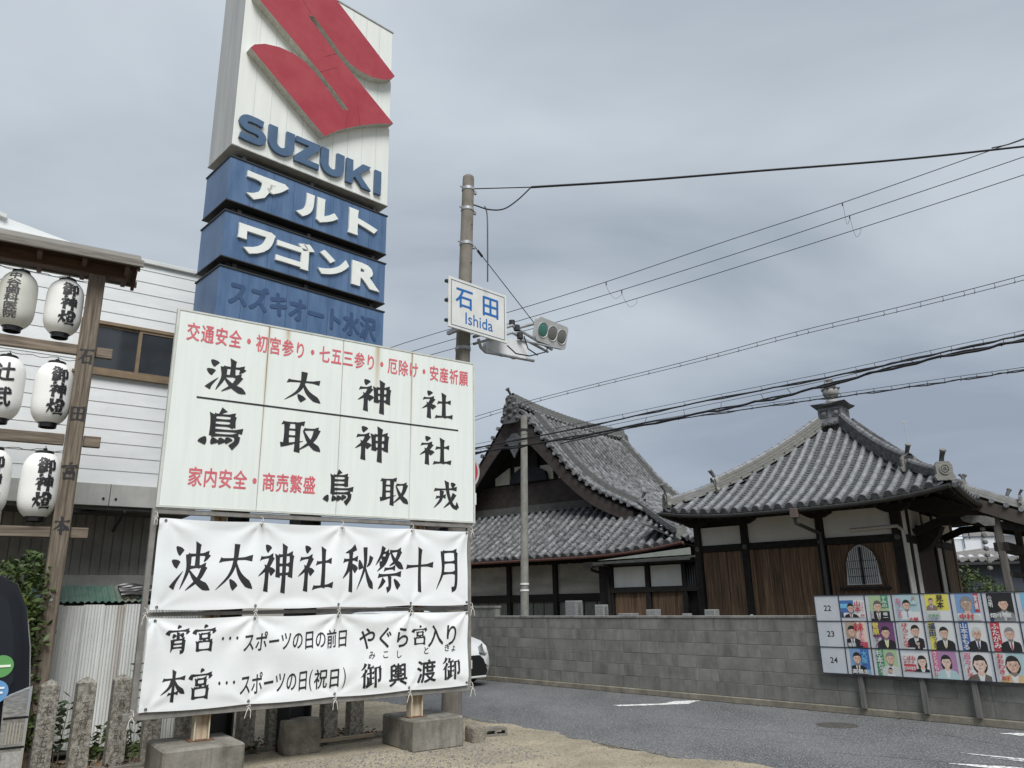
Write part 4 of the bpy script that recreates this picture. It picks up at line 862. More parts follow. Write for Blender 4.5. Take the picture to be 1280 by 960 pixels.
g = MB(); P_ = [(-.56, .22), (.56, .22), (.60, .30), (.50, .52), (.40, .60), (-.40, .60), (-.50, .52), (-.60, .30)]
g.extr(P_, -.045, .10); g.build('grille', M('black_plastic_trim', (.012, .012, .013), rough=.5), t, bev=.008)
g = MB(); g.box(-.165, -.065, .36, .165, -.05, .52); o = g.build('number_plate', flat((.72, .73, .70)), t); g = MB(); fit(g, '15', .02, .38, .13, .46, -.067, bold=.01); g.build('plate_digits', flat((.03, .12, .06)), o, wn=False)
g = MB(); g.box(-.58, -.045, .165, .58, .12, .215); g.build('bumper_lip', m_wc, t, bev=.015)
g = MB(); g.lathe([(.028, -.04), (.045, -.045), (.058, -.04), (.058, -.03)], axis='y', n=18, c=(0, -.01, .665)); g.build('emblem', m_dark, t)
for s_ in (-1, 1):
    g = MB(); P_ = [(s_ * .42, .64), (s_ * .50, .745), (s_ * .70, .80), (s_ * .79, .78), (s_ * .74, .64), (s_ * .56, .60)]
    ys = [.0, .08, .25, .30, .10, .0]
    g.add([(p[0], ys[i] - .03, p[1] + .01) for i, p in enumerate(P_)] + [(p[0], ys[i] + .1, p[1]) for i, p in enumerate(P_)], [tuple(range(6)), tuple(range(6, 12))[::-1]] + [(i, (i + 1) % 6, (i + 1) % 6 + 6, i + 6) for i in range(6)]); g.build('headlight', M('headlamp_lens', (.25, .26, .27), (.5, .5, .5), rough=.08, metal=.6, sc_=30), t)
    for yy in (.72, 3.2):
        g = MB(); g.lathe([(.0, -.09), (.2, -.095), (.26, -.09), (.295, -.06), (.30, 0), (.295, .06), (.26, .09), (0, .09)], axis='x', n=24, c=(s_ * .76, yy, .30)); wo = g.build('wheel', M('tyre', (.015, .015, .015)), t, smooth=True)
        g = MB(); g.lathe([(.0, s_ * .097), (.16, s_ * .10), (.18, s_ * .09)], axis='x', n=20, c=(s_ * .76, yy, .30)); g.build('rim', m_steel, wo)
# ------------------------------------------------------------------ utility pole, street name sign, signal
def taperpole(nm, lab, cat, base, top, r0, r1, mat, parts=True):
    t = thing(nm, lab, cat, base, 46); v = Vector(top) - Vector(base)
    rz = Matrix.Rotation(-R(44), 3, 'Z'); v = rz @ v
    g = MB(); n = 12; g.tube([v * (i / n) for i in range(n + 1)], [r0 + (r1 - r0) * i / n for i in range(n + 1)], 24); g.build('shaft', mat, t, smooth=True, wn=False)
    return t, v
pb = at(564, 895, 12.28); pb.z = 0; ptop = at(585.5, 224, 12.28)
t, pv = taperpole('utility_pole', 'tall concrete utility pole rising behind the shrine signboard', 'utility pole', pb, ptop, .155, .105, m_concp)
def onp(z): return pv * (z / pv.z)
def prad(z): return .155 + (.105 - .155) * z / pv.z
g = MB(); c = onp(pv.z); g.lathe([(.105, 0), (.10, .04), (.06, .075), (0, .085)], n=20, c=c); g.build('cap', m_concp, t, smooth=True)
for z in (8.83, 8.42, 7.74, 5.78, 6.9):
    g = MB(); c = onp(z); r_ = prad(z); g.lathe([(r_, -.028), (r_ + .01, -.028), (r_ + .01, .028), (r_, .028)], n=24, c=c); o = g.build('band', m_steel, t)
    if z > 7.2: g = MB(); g.box(c.x + r_, c.y - .02, z - .03, c.x + r_ + .09, c.y + .02, z + .03); g.lathe([(.012, -.05), (.012, .05)], n=8, c=(c.x - r_ - .03, c.y, z), axis='x', caps=True); g.build('clamp', m_steel, o)
for z in (8.1, 7.35, 7.0):
    g = MB(); c = onp(z); g.lathe([(.008, -.02), (.008, .02)], n=8, axis='y', c=(c.x + .02, c.y - prad(z), z), caps=True); g.build('step_bolt', m_dark, t)
# street name sign
S0 = Vector((-1.0, 11.6, 0)); t = thing('street_name_sign', 'white street name sign with blue lettering fixed to the utility pole', 'street sign', S0, 46)
g = MB(); g.box(-.02, 0, 5.94, 1.29, .03, 6.835); g.build('panel', M('sign_enamel', (.62, .63, .60), (.70, .71, .68), rough=.4, sc_=4, streak=.1), t, bev=.006)
m_sb = M('sign_blue', (.02, .13, .40), rough=.4)
g = MB(); y = -.003
for q in ((.03, 5.985, 1.24, 5.997), (.03, 6.778, 1.24, 6.79), (.03, 5.997, .042, 6.778), (1.228, 5.997, 1.24, 6.778)): g.box(q[0], y, q[1], q[2], -.0005, q[3])
g.build('border_line', M('sign_line', (.10, .13, .17)), t)
g = MB(); line(g, '石', .13, 6.33, .53, 6.71, -.003, bold=.018); g.build('painted_character', m_sb, t, wn=False)
g = MB(); line(g, '田', .70, 6.32, 1.13, 6.72, -.003, bold=.018); g.build('painted_character', m_sb, t, wn=False)
g = MB(); fit(g, 'Ishida', .34, 6.07, .955, 6.275, -.003, bold=.004); g.build('latin_lettering', m_sb, t, wn=False)
for z in (6.05, 6.4, 6.74):
    g = MB(); g.box(-.05, .03, z - .02, 1.2, .06, z + .02); o = g.build('back_bar', m_steel, t); g = MB(); g.box(-.07, .0, z - .02, -.03, .05, z + .02); g.build('bar_end', m_dark, o)
g = MB(); g.box(.28, .06, 5.98, .34, .42, 6.04); g.box(.28, .06, 6.60, .34, .42, 6.66); g.build('bracket', m_steel, t)
# signals
m_sig = M('signal_housing', (.42, .43, .42), (.50, .51, .50), rough=.45, sc_=5)
sp = at(690.5, 417, 13.4); t = thing('traffic_signal', 'grey three-lamp traffic signal, all lamps unlit, the left lens green', 'traffic signal', sp, 42)
t.rotation_euler = (R(14), 0, R(48))
g = MB(); n = 8; rnd_ = []
for cx_, cz_, a0 in ((.37, .155, 0), (-.37, .155, 90), (-.37, -.155, 180), (.37, -.155, 270)): rnd_ += [(cx_ + .07 * math.cos(R(a0 + 90 * k / 4)), cz_ + .07 * math.sin(R(a0 + 90 * k / 4))) for k in range(5)]
g.extr(rnd_, 0, .09); g.build('housing', m_sig, t)
for k, cm in enumerate(((.05, .16, .13), (.13, .13, .12), (.13, .13, .12))):
    g = MB(); g.lathe([(0, -.012), (.08, -.010), (.122, -.004), (.128, 0)], axis='y', n=28, c=(-.275 + .275 * k, 0, 0))
    lens = g.build('lens', M('lens_%d' % (0 if k == 0 else 1), cm, tuple(v * 1.25 for v in cm), rough=.3, sc_=60), t, smooth=True)
    g = MB(); g.lathe([(.128, -.001), (.140, -.012), (.144, 0)], axis='y', n=28, c=(-.275 + .275 * k, 0, 0)); g.build('bezel', m_sig, lens)
A0 = at(592, 421, 12.3); A1 = at(696, 434, 13.5)
def free(mb, nm, mat, lab, cat, group=None, smooth=False):
    c = Vector(mb.v[0]); k = Vector((c.x, c.y, c.z)); mb.v = [tuple(Vector(p) - k) for p in mb.v]; o = mb.build(nm, mat, None, smooth=smooth); o.location = k; tag(o, lab, cat, group); return o
t = thing('signal_bracket', 'grey steel arm with brackets carrying the traffic signals from the utility pole', 'signal arm', A0, 90)
def rel(p): return Vector(p) - A0
g = MB(); g.tube([rel(A0), rel(at(640, 407, 12.9)), rel(at(690, 437, 13.55))], .028, 8); g.build('upper_tube', m_steel, t)
g = MB(); g.tube([rel(at(592, 430, 12.3)), rel(at(640, 416, 12.9)), rel(at(685, 440, 13.5))], .024, 8); g.build('lower_tube', m_steel, t)
g = MB(); g.tube([rel(at(643, 411, 13.0)), rel(at(673, 403, 13.4))], .03, 8); g.tube([rel(at(650, 425, 13.0)), rel(at(700, 436, 13.5))], .02, 8); g.build('bracket_tube', m_steel, t)
for p in ((646, 410), (650, 420), (640, 404)):
    g = MB(); c = rel(at(*p, 12.95)); g.lathe([(.045, -.05), (.055, -.05), (.055, .05), (.045, .05)], n=12, c=c, caps=True); g.build('clamp', m_dark, t)
g = MB(); g.tube([rel(at(634, 432, 12.6)), rel(at(645, 442, 12.8)), rel(at(662, 445, 13)), rel(at(682, 440, 13.3)), rel(at(686, 432, 13.4))], .012, 6); g.tube([rel(at(655, 420, 12.9)), rel(at(660, 436, 13)), rel(at(672, 444, 13.2))], .012, 6); g.build('cable_loop', m_cable, t)
g = MB(); c = A0; g.tube([rel(at(598, 424, 12.2)), rel(at(601, 434, 12.3)), rel(at(607, 440, 12.4)), rel(at(640, 446, 12.9)), rel(at(667, 451, 13.3))], .03, 8); g.build('hanger_frame', m_steel, t)
q0 = at(636, 433, 12.85); t = thing('traffic_signal', 'pale second traffic signal seen from behind and below, under the street name sign', 'traffic signal', q0, 52)
g = MB(); g.extr([(x * .98, z * .72) for x, z in rnd_], 0, .10); g.build('housing', M('signal_pale', (.60, .61, .61), (.68, .69, .69), rough=.4, sc_=3), t)
g = MB()
for k in range(3): g.lathe([(.13, .10), (.13, .24)], axis='y', n=20, c=(-.275 + .275 * k, 0, 0))
g.build('visor', m_sig, t, wn=False)
# round sign and small plate on the pole
rp_ = at(580.5, 588, 11.95); t = thing('no_entry_sign', 'round red sign with a small white plate, mostly hidden by the shrine signboard', 'road sign', rp_, 50)
g = MB(); g.lathe([(0, -.002), (.262, -.002), (.262, .01)], axis='y', n=36); g.build('disc', M('sign_red', (.40, .03, .04), rough=.4), t)
g = MB(); g.lathe([(.262, -.003), (.30, -.003), (.30, .012), (.262, .012)], axis='y', n=36); g.build('rim', M('sign_rim', (.45, .45, .45), rough=.4), t)
g = MB(); g.box(-.17, -.006, -.045, .17, -.003, .045); g.build('white_bar', m_wl, t)
g = MB(); g.box(-.26, 0, -.53, .24, .012, -.34); o = g.build('plate', m_wl, t, bev=.01); g = MB(); line(g, '車両', .05, -.52, .20, -.35, -.003, bold=.02, vert=True); g.build('plate_lettering', m_ink, o, wn=False)
# second thin pole behind the wall
tb = at(655, 790, 19.2); tb.z = 0; tt = at(655, 520, 19.2)
t, _v = taperpole('thin_pole', 'slim pale concrete pole standing in front of the big temple hall', 'pole', tb, tt, .105, .085, M('pole_pale', (.20, .195, .17), (.28, .275, .25), rough=.9, sc_=5, streak=.35, ssc=(20, 20, .5)))
for z in (1.9, 2.05, 5.9):
    c = _v * (z / _v.z); g = MB(); g.lathe([(.098, -.02), (.112, -.02), (.112, .02), (.098, .02)], n=20, c=c); g.build('band', m_dark if z > 3 else m_wl, t)
# ------------------------------------------------------------------ overhead wires
def sag(p0, p1, s, n=24): return [Vector(p0).lerp(Vector(p1), i / n) - Vector((0, 0, s * 4 * (i / n) * (1 - i / n))) for i in range(n + 1)]
def polyc(pts, n=8):
    out = []
    Q = [2 * pts[0] - pts[1]] + list(pts) + [2 * pts[-1] - pts[-2]]
    for j in range(len(pts) - 1):
        p0, p1, p2, p3 = Q[j:j + 4]
        for i in range(n):
            u = i / n; out.append(0.5 * ((2 * p1) + (p2 - p0) * u + (2 * p0 - 5 * p1 + 4 * p2 - p3) * u * u + (3 * p1 - p0 - 3 * p2 + p3) * u ** 3))
    return out + [pts[-1]]
def wire(pp, r, nm, lab, extras=None, cat='cable', group=None):
    g = MB(); g.tube(polyc([at(*p) for p in pp]), r, 6)
    if extras:
        for e_, r2 in extras: g.tube(polyc([at(*p) for p in e_]), r2, 5)
    return free(g, nm, m_cable, lab, cat, group)
wire([(664, 234, 12.5), (800, 225.5, 12.8), (950, 213.5, 13.2), (1120, 200, 13.6), (1280, 183, 14), (1500, 158, 14.6)], .022, 'overhead_cable', 'thick black cable running right from the top of the utility pole')
wire([(590, 236, 12.25), (664, 234, 12.5)], .010, 'support_wire', 'short wire joining the pole top to the thick black cable')
wire([(592, 256, 12.3), (612, 262, 12.3), (630, 261, 12.4), (647, 250, 12.45), (664, 234, 12.5)], .013, 'cable_loop', 'loop of black cable hanging just under the pole top')
wire([(606, 258, 12.3), (609, 270, 12.2), (609.5, 310, 12.1), (609.5, 352, 12.0)], .012, 'drop_cable', 'vertical black cable dropping from the pole top to the street name sign')
g = MB(); g.tube([at(594, 309, 12.3), at(668, 404, 13.2)], .008, 5); g.tube([at(597, 313, 12.33), at(603, 321, 12.4)], .022, 6); free(g, 'guy_wire', m_cable, 'slanting guy wire from the pole down to the signal arm', 'wire')
for nm_, pp in (('uppermost', [(300, 505, 22), (484, 436, 20.5), (640, 389, 19), (757, 352.5, 17.5), (900, 304, 16.5), (1053, 253.5, 15), (1280, 173, 13.4), (1480, 98, 12)]),
                ('middle', [(300, 510, 22), (500, 444, 20.5), (640, 403.5, 19.2), (777, 362.5, 17.7), (920, 317, 16.6), (1062, 269.5, 15.2), (1280, 196, 13.6), (1480, 126, 12.2)]),
                ('lowest', [(300, 520, 22), (520, 449, 20.6), (680, 407, 19), (796, 373, 17.8), (940, 328, 16.7), (1076, 285, 15.4), (1280, 218.5, 13.8), (1480, 152, 12.4)])):
    wire(pp, .0085, 'power_line', nm_ + ' of the three thin parallel power lines crossing the sky', cat='power line', group='three parallel power lines')
for (a, b, dd, Y, lab) in (((757.5, 352.5), (777, 362.5), 14, 17.6, 'left pair'), ((777, 362.5), (796, 373), 14, 17.75, 'left pair'), ((1053, 253.5), (1062, 269.5), 14, 15.1, 'right pair'), ((1062, 269.5), (1076, 285), 14, 15.3, 'right pair')):
    mx_ = ((a[0] + b[0]) / 2, max(a[1], b[1]) + dd * .75)
    g = MB(); g.tube(polyc([at(a[0], a[1], Y), at(a[0] + 2, a[1] + 9, Y), at(mx_[0] + 1, mx_[1], Y), at(b[0] - .5, b[1] + 6, Y), at(b[0], b[1], Y)]), .0035, 4); g.tube([at(a[0], a[1], Y), at(a[0] + .3, a[1] + 4, Y)], .014, 5)
    free(g, 'jumper_wire', m_cable, 'thin drooping jumper wire between the power lines, ' + lab + (', upper' if a[1] < 300 and a[1] < 260 or 350 < a[1] < 355 else ', lower'), 'wire')
def hanger(pa, pb_, clips, r, rs, lab, nclip, loopamp=0.0, extra=None):
    A = polyc([at(*p) for p in pa], 10); Bm = polyc([at(*p) for p in pb_], 10)
    g = MB(); g.tube(A, rs, 5)
    if loopamp:
        Bp = [];
        for i, p in enumerate(Bm): Bp.append(p + Vector((0, 0, loopamp * math.sin(i * 1.1) + loopamp * .6 * math.sin(i * 2.3))))
        g.tube(Bp, r, 6)
        Bp = [p + Vector((0, 0, -loopamp * math.sin(i * 1.1 + 1) * .8 + r * .8)) for i, p in enumerate(Bm)]; g.tube(Bp, r * .7, 6)
    else: g.tube(Bm, r, 6)
    for k in range(1, nclip):
        u = k / nclip; ia = min(int(u * (len(A) - 1)), len(A) - 2); p = A[ia]; q = min(Bm, key=lambda b: (b - p).length)
        g.tube([p, (p + q) / 2 + Vector((.02, 0, -.03)), q - Vector((0, 0, .02)), q + Vector((.05, .03, .05))], .006, 4)
    return free(g, 'overhead_cable', m_cable, lab, 'cable')
hanger([(560, 531, 21), (675, 497.5, 19.5), (867, 449.5, 17.5), (995, 415, 16), (1150, 377.5, 14.8), (1280, 344, 13.8), (1400, 310, 13)], [(560, 536, 21), (675, 501, 19.5), (867, 453.5, 17.5), (995, 420, 16), (1150, 383, 14.8), (1280, 350, 13.8), (1400, 317, 13)], 0, .007, .008, 'thin double cable with small hangers between the power lines and the heavy bundles', 34)
hanger([(540, 567, 20), (591, 556, 19.3), (720, 530, 17.8), (870, 499, 16.3), (1030, 467, 14.8), (1150, 441, 13.8), (1280, 413, 12.9), (1400, 386, 12)], [(540, 572, 20), (591, 561, 19.3), (720.6, 536, 17.8), (870, 504, 16.3), (1030, 473, 14.8), (1150, 447, 13.8), (1280, 419, 12.9), (1400, 392, 12)], 0, .017, .006, 'upper of the two heavy black cable bundles in front of the temple roofs', 26, .010)
hanger([(540, 574, 19.6), (591, 563, 19), (720, 540, 17.5), (870, 509, 16), (1030, 476, 14.5), (1150, 447, 13.5), (1280, 419, 12.6), (1400, 395, 11.8)], [(540, 578, 19.6), (591, 567, 19), (700, 550, 17.7), (870, 518, 16), (990, 493, 14.9), (1130, 457, 13.7), (1280, 426, 12.6), (1400, 405, 11.8)], 0, .024, .006, 'lower and thickest of the heavy black cable bundles in front of the temple roofs', 24, .018)
hanger([(700, 552, 18.6), (820, 525, 17.6), (967, 503, 16.2), (1070, 489, 15.2), (1180, 473, 14.2), (1280, 459, 13.4), (1400, 440, 12.5)], [(700, 555, 18.6), (820, 529, 17.6), (967, 507, 16.2), (1070, 493.5, 15.2), (1180, 478, 14.2), (1280, 463, 13.4), (1400, 444, 12.5)], 0, .013, .006, 'lowest cable bundle with wavy spiral wrap passing the roof finial', 0 + 30, .012)
wire([(1240, 185, 12), (1262, 180, 12.1), (1290, 170, 12.2)], .012, 'cable_branch', 'short black branch cable leaving the thick cable at the right edge')
# ------------------------------------------------------------------ tiled roof builder
def roof_face(T, a_rows, bmax, S3, rad=.065, seg=.26, course=.115, m_row=None, m_pan=None, end=True, drop=.10, vis=None, bmin=None, proud=.03):
    """rows of round cover tiles with stepped pan tiles between. S3(a, b) -> Vector on the roof plane; b runs inward from the eave"""
    e = .02
    def frame(a, b):
        p = S3(a, b); tb = (S3(a, b + e) - p).normalized(); ta = (S3(a + e, b) - p).normalized(); n = ta.cross(tb).normalized()
        if n.z < 0: n = -n
        return p, ta, tb, n
    bmin = bmin or (lambda a: 0)
    for a in a_rows:
        b0, bm = bmin(a), bmax(a)
        if bm - b0 < .15: continue
        g = MB(); nseg = max(1, round((bm - b0) / seg)); rings = []
        jit = rr.uniform(-.006, .006)
        for k in range(nseg):
            for u, rk in ((k / nseg, rad), ((k + .97) / nseg, rad * .88)):
                p, ta, tb, n = frame(a + jit, b0 + (bm - b0) * u)
                rings.append([p + ta * (rk * math.cos(th)) + n * (rk * .95 * math.sin(th) + proud * .5) for th in (R(-20), R(15), R(50), R(90), R(130), R(165), R(200))])
        g.loft(rings, closed=False, caps=False)
        o = g.build('tile_row', m_row, T, smooth=True, wn=False)
        if end:
            p, ta, tb, n = frame(a, b0); g = MB(); q = [p - tb * .025 + ta * (rad * 1.12 * math.cos(th)) + n * (rad * 1.12 * math.sin(th) + .01) for th in [2 * math.pi * k / 12 for k in range(12)]]
            q2 = [p_ + tb * .045 for p_ in q]; g.loft([q, q2]); g.build('end_tile', M('end_tile', (.05, .052, .055), (.11, .112, .115), rough=.6, sc_=20), o)
    g = MB(); rows = list(a_rows)
    for i in range(len(rows) - 1):
        a, c = rows[i], rows[i + 1]; mid = (a + c) / 2; bm = min(max(bmax(a), bmax(c)), bmax(mid) + .1); b0 = min(bmin(a), bmin(c)); b = b0
        while b < bm - .02:
            b1 = min(b + course, bm); V = []
            jz = rr.uniform(0, .006)
            for bb, up in ((b, proud + jz), (b1, .004)):
                for q in (a, (a * .72 + c * .28), mid, (a * .28 + c * .72), c):
                    dip = -.032 * (1 - abs(q - mid) / (abs(c - a) / 2)) if abs(c - a) > 1e-6 else 0
                    V.append(S3(q, bb) + Vector((0, 0, up + dip)))
            for q in range(5): V.append(V[q] - Vector((0, 0, proud + .012)))
            g.add(V, [(0, 1, 6, 5), (1, 2, 7, 6), (2, 3, 8, 7), (3, 4, 9, 8), (10, 11, 1, 0), (11, 12, 2, 1), (12, 13, 3, 2), (13, 14, 4, 3)])
            b = b1
    if g.v: g.build('pan_tiles', m_pan, T, wn=False)['kind'] = 'stuff'
def ridge(T, pts, w_, h, layers, mat, mcap, cap=.07, step=.2, nm='ridge_course', lift=.02):
    pts = [Vector(p) for p in pts]
    for k in range(layers):
        z0 = lift + h * k / layers; z1 = lift + h * (k + 1) / layers - .006; ww = w_ * (1 - .22 * k / layers) * (1.0 if k % 2 else .97) / 2
        g = MB(); g.sweep(pts, [(-ww, z0), (ww, z0), (ww, z1), (-ww, z1)], up=Vector((0, 0, 1))); g.build(nm, mat, T)
    g = MB(); L_ = 0; out = [pts[0]]
    for i in range(1, len(pts)):
        d = (pts[i] - pts[i - 1]).length; n = max(1, round(d / step))
        for k in range(1, n + 1): out.append(pts[i - 1].lerp(pts[i], k / n))
    rings = []
    for i in range(len(out) - 1):
        p, q = out[i], out[i + 1]; t = (q - p).normalized(); a = t.cross(Vector((0, 0, 1))).normalized(); b = a.cross(t)
        for u, rk in ((0, cap), (.93, cap * .9), (.94, cap * 1.12), (1, cap * 1.12)):
            c = p.lerp(q, u) + b * (h + lift - .01); rings.append([c + a * (rk * math.cos(R(th))) + b * (rk * math.sin(R(th))) for th in range(0, 181, 30)])
    g.loft(rings, closed=False, caps=False); g.build('ridge_cap', mcap, T, smooth=True, wn=False)
def orient(pos, dirv, s=1.0):
    """matrix: local -y looks along dirv (horizontal), z up"""
    d = Vector((dirv[0], dirv[1], 0)).normalized(); y = -d; x = y.cross(Vector((0, 0, 1)))
    m = Matrix((x, y, Vector((0, 0, 1)))).transposed().to_4x4(); return Matrix.Translation(Vector(pos)) @ m @ Matrix.Scale(s, 4)
def xf(mb, M4): mb.v = [tuple(M4 @ Vector(p)) for p in mb.v]; return mb
def oni(T, pos, dirv, s, m1, m2, horn=True, flower=True):
    M4 = orient(pos, dirv, s)
    out = [(-.20, -.05), (-.24, .04), (-.19, .10), (-.20, .30), (-.13, .40), (.13, .40), (.20, .30), (.19, .10), (.24, .04), (.20, -.05)]
    g = MB(); g.extr(out, -.05, .05); o = xf(g, M4).build('ridge_end_tile', m1, T, bev=.012 * s)
    if flower:
        g = MB(); g.lathe([(.095, -.07), (.125, -.075), (.135, -.05)], axis='y', n=20, c=(0, 0, .21)); xf(g, M4).build('ring', m1, o)
        for k in range(8):
            g = MB(); a = k * math.pi / 4; g.lathe([(0, -.075), (.022, -.068), (.026, -.05)], axis='y', n=8, c=(.058 * math.cos(a), 0, .21 + .058 * math.sin(a))); xf(g, M4).build('petal', m1, o)
        g = MB(); g.lathe([(0, -.058), (.095, -.058), (.098, -.05)], axis='y', n=20, c=(0, 0, .21)); xf(g, M4).build('recess', m2, o)
    if horn:
        g = MB(); g.tube([(0, .03, .36), (0, -.02, .50), (0, -.12, .64)], [.06, .052, .062], 12); xf(g, M4).build('horn_tile', m2, o, smooth=True)
        g = MB(); g.tube([(0, -.118, .635), (0, -.135, .665)], [.075, .075], 14); xf(g, M4).build('horn_face', m1, o)
# ------------------------------------------------------------------ small square hall (frame x along az 130, y away)
HP = Vector((7.94, 16, 0)); HA = 130
t = thing('small_hall', 'small square temple hall with a pyramid tiled roof and board walls behind the block wall', 'temple hall', HP, HA)
ZE, ZT = 3.46, 6.0; XC, YC = -1.7, 2.5; HX, HY = 3.05, 3.85
def prof(v): return .60 * v + .40 * v * v
def hz_(v, fr): return ZE + (ZT - ZE) * prof(v) + .20 * fr ** 3.2 * (1 - v) ** 2
def hall_face(side):
    """side 0 front(-y) 1 right(+x) 2 back 3 left"""
    half, run = (HX, HY) if side in (0, 2) else (HY, HX)
    def S3(a, b):
        v = b / run; hw = half * (1 - v) + .001; fr = min(1, abs(a) / hw) if hw > .02 else 1; z = hz_(v, fr)
        if side == 0: return Vector((XC + a, YC - run + b, z))
        if side == 1: return Vector((XC + run - b, YC + a, z))
        if side == 2: return Vector((XC - a, YC + run - b, z))
        return Vector((XC - run + b, YC - a, z))
    n = int(2 * half / .235); sp_ = 2 * half / n
    rows = [-half + sp_ * (i + .5) for i in range(n)]
    roof_face(t, rows, lambda a: run * max(0, 1 - (abs(a) + .02) / half) * .995 if abs(a) > .3 else run * (1 - .32 / half), S3, rad=.066, seg=.33, course=.105, m_row=m_tile, m_pan=m_tiled, end=side in (0, 1, 3))
    return S3
SF = [hall_face(i) for i in range(4)]
for (sx, sy) in ((-1, -1), (1, -1), (1, 1), (-1, 1)):
    def hp(v): return Vector((XC + sx * HX * (1 - v), YC + sy * HY * (1 - v), hz_(v, 1)))
    fv = [i / 16 for i in range(17)]
    d = Vector((sx * HX, sy * HY, 0))
    up_ = [hp(.30 + (.93 - .30) * u) for u in fv]; lo_ = [hp(.045 + (.30 - .045) * u) for u in fv[::2]]
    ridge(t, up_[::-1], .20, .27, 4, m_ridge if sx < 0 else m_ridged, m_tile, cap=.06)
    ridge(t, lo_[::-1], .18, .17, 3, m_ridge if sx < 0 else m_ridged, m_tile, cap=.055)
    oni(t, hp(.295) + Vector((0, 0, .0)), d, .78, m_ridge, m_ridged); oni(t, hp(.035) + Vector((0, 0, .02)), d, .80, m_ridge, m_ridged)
# finial
g = MB(); cN = (XC, YC, 0)
g.box(XC - .42, YC - .42, 5.78, XC + .42, YC + .42, 5.88); g.box(XC - .36, YC - .36, 5.88, XC + .36, YC + .36, 5.94); g.box(XC - .30, YC - .30, 5.94, XC + .30, YC + .30, 6.26)
base = g.build('finial_base', m_tile, t, bev=.006)
for k in range(2):
    for ax in (0, 1, 2):
        g = MB(); c = -.15 + .30 * k
        if ax == 0: g.box(XC + c - .10, YC - .312, 6.0, XC + c + .10, YC - .301, 6.2)
        elif ax == 1: g.box(XC + .301, YC + c - .10, 6.0, XC + .312, YC + c + .10, 6.2)
        else: g.box(XC - .312, YC + c - .10, 6.0, XC - .301, YC + c + .10, 6.2)
        o = g.build('panel', m_ridged, base)
    g = MB(); g.lathe([(0, -.335), (.04, -.33), (.06, -.315), (.06, -.312)], axis='y', n=12, c=(XC - .15 + .3 * k, YC, 6.1)); g.build('boss', m_tile, base, smooth=True)
g = MB(); rings = []
for (h, z) in ((.30, 6.25), (.40, 6.29), (.43, 6.33), (.36, 6.345), (.18, 6.40)): rings.append([(XC + sx * h, YC + sy * h, z + (.03 if h > .35 else 0)) for sx, sy in ((-1, -1), (0, -1.0), (1, -1), (1.0, 0), (1, 1), (0, 1), (-1, 1), (-1, 0))])
for r_ in (1, 2):
    for k in (1, 3, 5, 7): rings[r_][k] = (rings[r_][k][0], rings[r_][k][1], rings[r_][k][2] - .035)
g.loft(rings); g.build('lid', m_ridged, t)
g = MB(); g.lathe([(.12, 6.38), (.155, 6.40), (.165, 6.44), (.13, 6.50), (.115, 6.53), (.125, 6.56), (.17, 6.60), (.205, 6.66), (.20, 6.73), (.185, 6.77), (.21, 6.80), (.14, 6.81), (.09, 6.825), (.14, 6.86), (.155, 6.90), (.12, 6.95), (.07, 6.975), (.085, 7.00), (.095, 7.03), (.05, 7.07), (0, 7.10)], n=28, c=cN); g.build('finial', M('finial_tile', (.22, .22, .21), (.32, .32, .30), rough=.6, sc_=14), t, smooth=True)
for k in range(8):
    a = k * math.pi / 4; g = MB(); g.tube([(XC + .19 * math.cos(a), YC + .19 * math.sin(a), 6.76), (XC + .245 * math.cos(a), YC + .245 * math.sin(a), 6.81)], [.03, .008], 6); g.build('petal_tip', m_ridged, t)
# collar under base on front
g = MB()
for k in range(5): g.lathe([(0, -.46), (.045, -.455), (.06, -.42)], axis='y', n=10, c=(XC - .28 + .14 * k, YC, 5.80))
g.build('scroll_tiles', m_ridged, t, smooth=True)
# underside, rafters, eave board, gutter
g = MB()
for s_ in range(4):
    half, run = (HX, HY) if s_ in (0, 2) else (HY, HX)
    def U_(u, v, s_=s_, half=half, run=run):
        b = v * 1.5; a = (u * 2 - 1) * (half - b); p = SF[s_](a, b); return (p.x, p.y, p.z - .11 - .06 * v)
    g.grid(U_, 16, 4)
g.build('soffit', m_tdark, t, wn=False)
for s_ in (0, 1):
    half, run = (HX, HY) if s_ == 0 else (HY, HX); n = int(2 * half / .23)
    for i in range(1, n):
        a = -half + 2 * half * i / n; p0 = SF[s_](a, .06); p1 = SF[s_](a * .999, min(1.3, half - abs(a) + .02)); 
        g = MB(); g.sweep([p0 - Vector((0, 0, .17)), p1 - Vector((0, 0, .24))], [(-.03, -.035), (.03, -.035), (.03, .035), (-.03, .035)]); g.build('rafter', m_tdark, t)
for s_ in (0, 1, 3):
    half, run = (HX, HY) if s_ in (0, 2) else (HY, HX)
    P_ = [SF[s_](-half * .995 + 2 * half * .995 * i / 24, .03) for i in range(25)]
    g = MB(); g.sweep([p - Vector((0, 0, .10)) for p in P_], [(-.03, -.05), (.03, -.05), (.03, .05), (-.03, .05)]); g.build('eave_board', m_tdark, t)
    o_ = {0: Vector((0, -.09, 0)), 1: Vector((.09, 0, 0)), 3: Vector((-.09, 0, 0))}[s_]
    g = MB(); g.sweep([p + o_ - Vector((0, 0, .09)) for p in P_], [(.06 * math.cos(R(th)), .06 * math.sin(R(th))) for th in range(180, 361, 30)] + [(.05, .01), (-.05, .01)]); g.build('gutter', M('gutter_dark', (.04, .042, .043), (.06, .062, .06), rough=.5, sc_=6), t)
zg = SF[0](.15, 0).z
g = MB(); g.box(-1.66, -1.50, zg - .26, -1.50, -1.36, zg - .06); g.build('rain_head', M('gutter_brown', (.10, .075, .065), (.13, .10, .09), rough=.5, sc_=6), t, bev=.01)
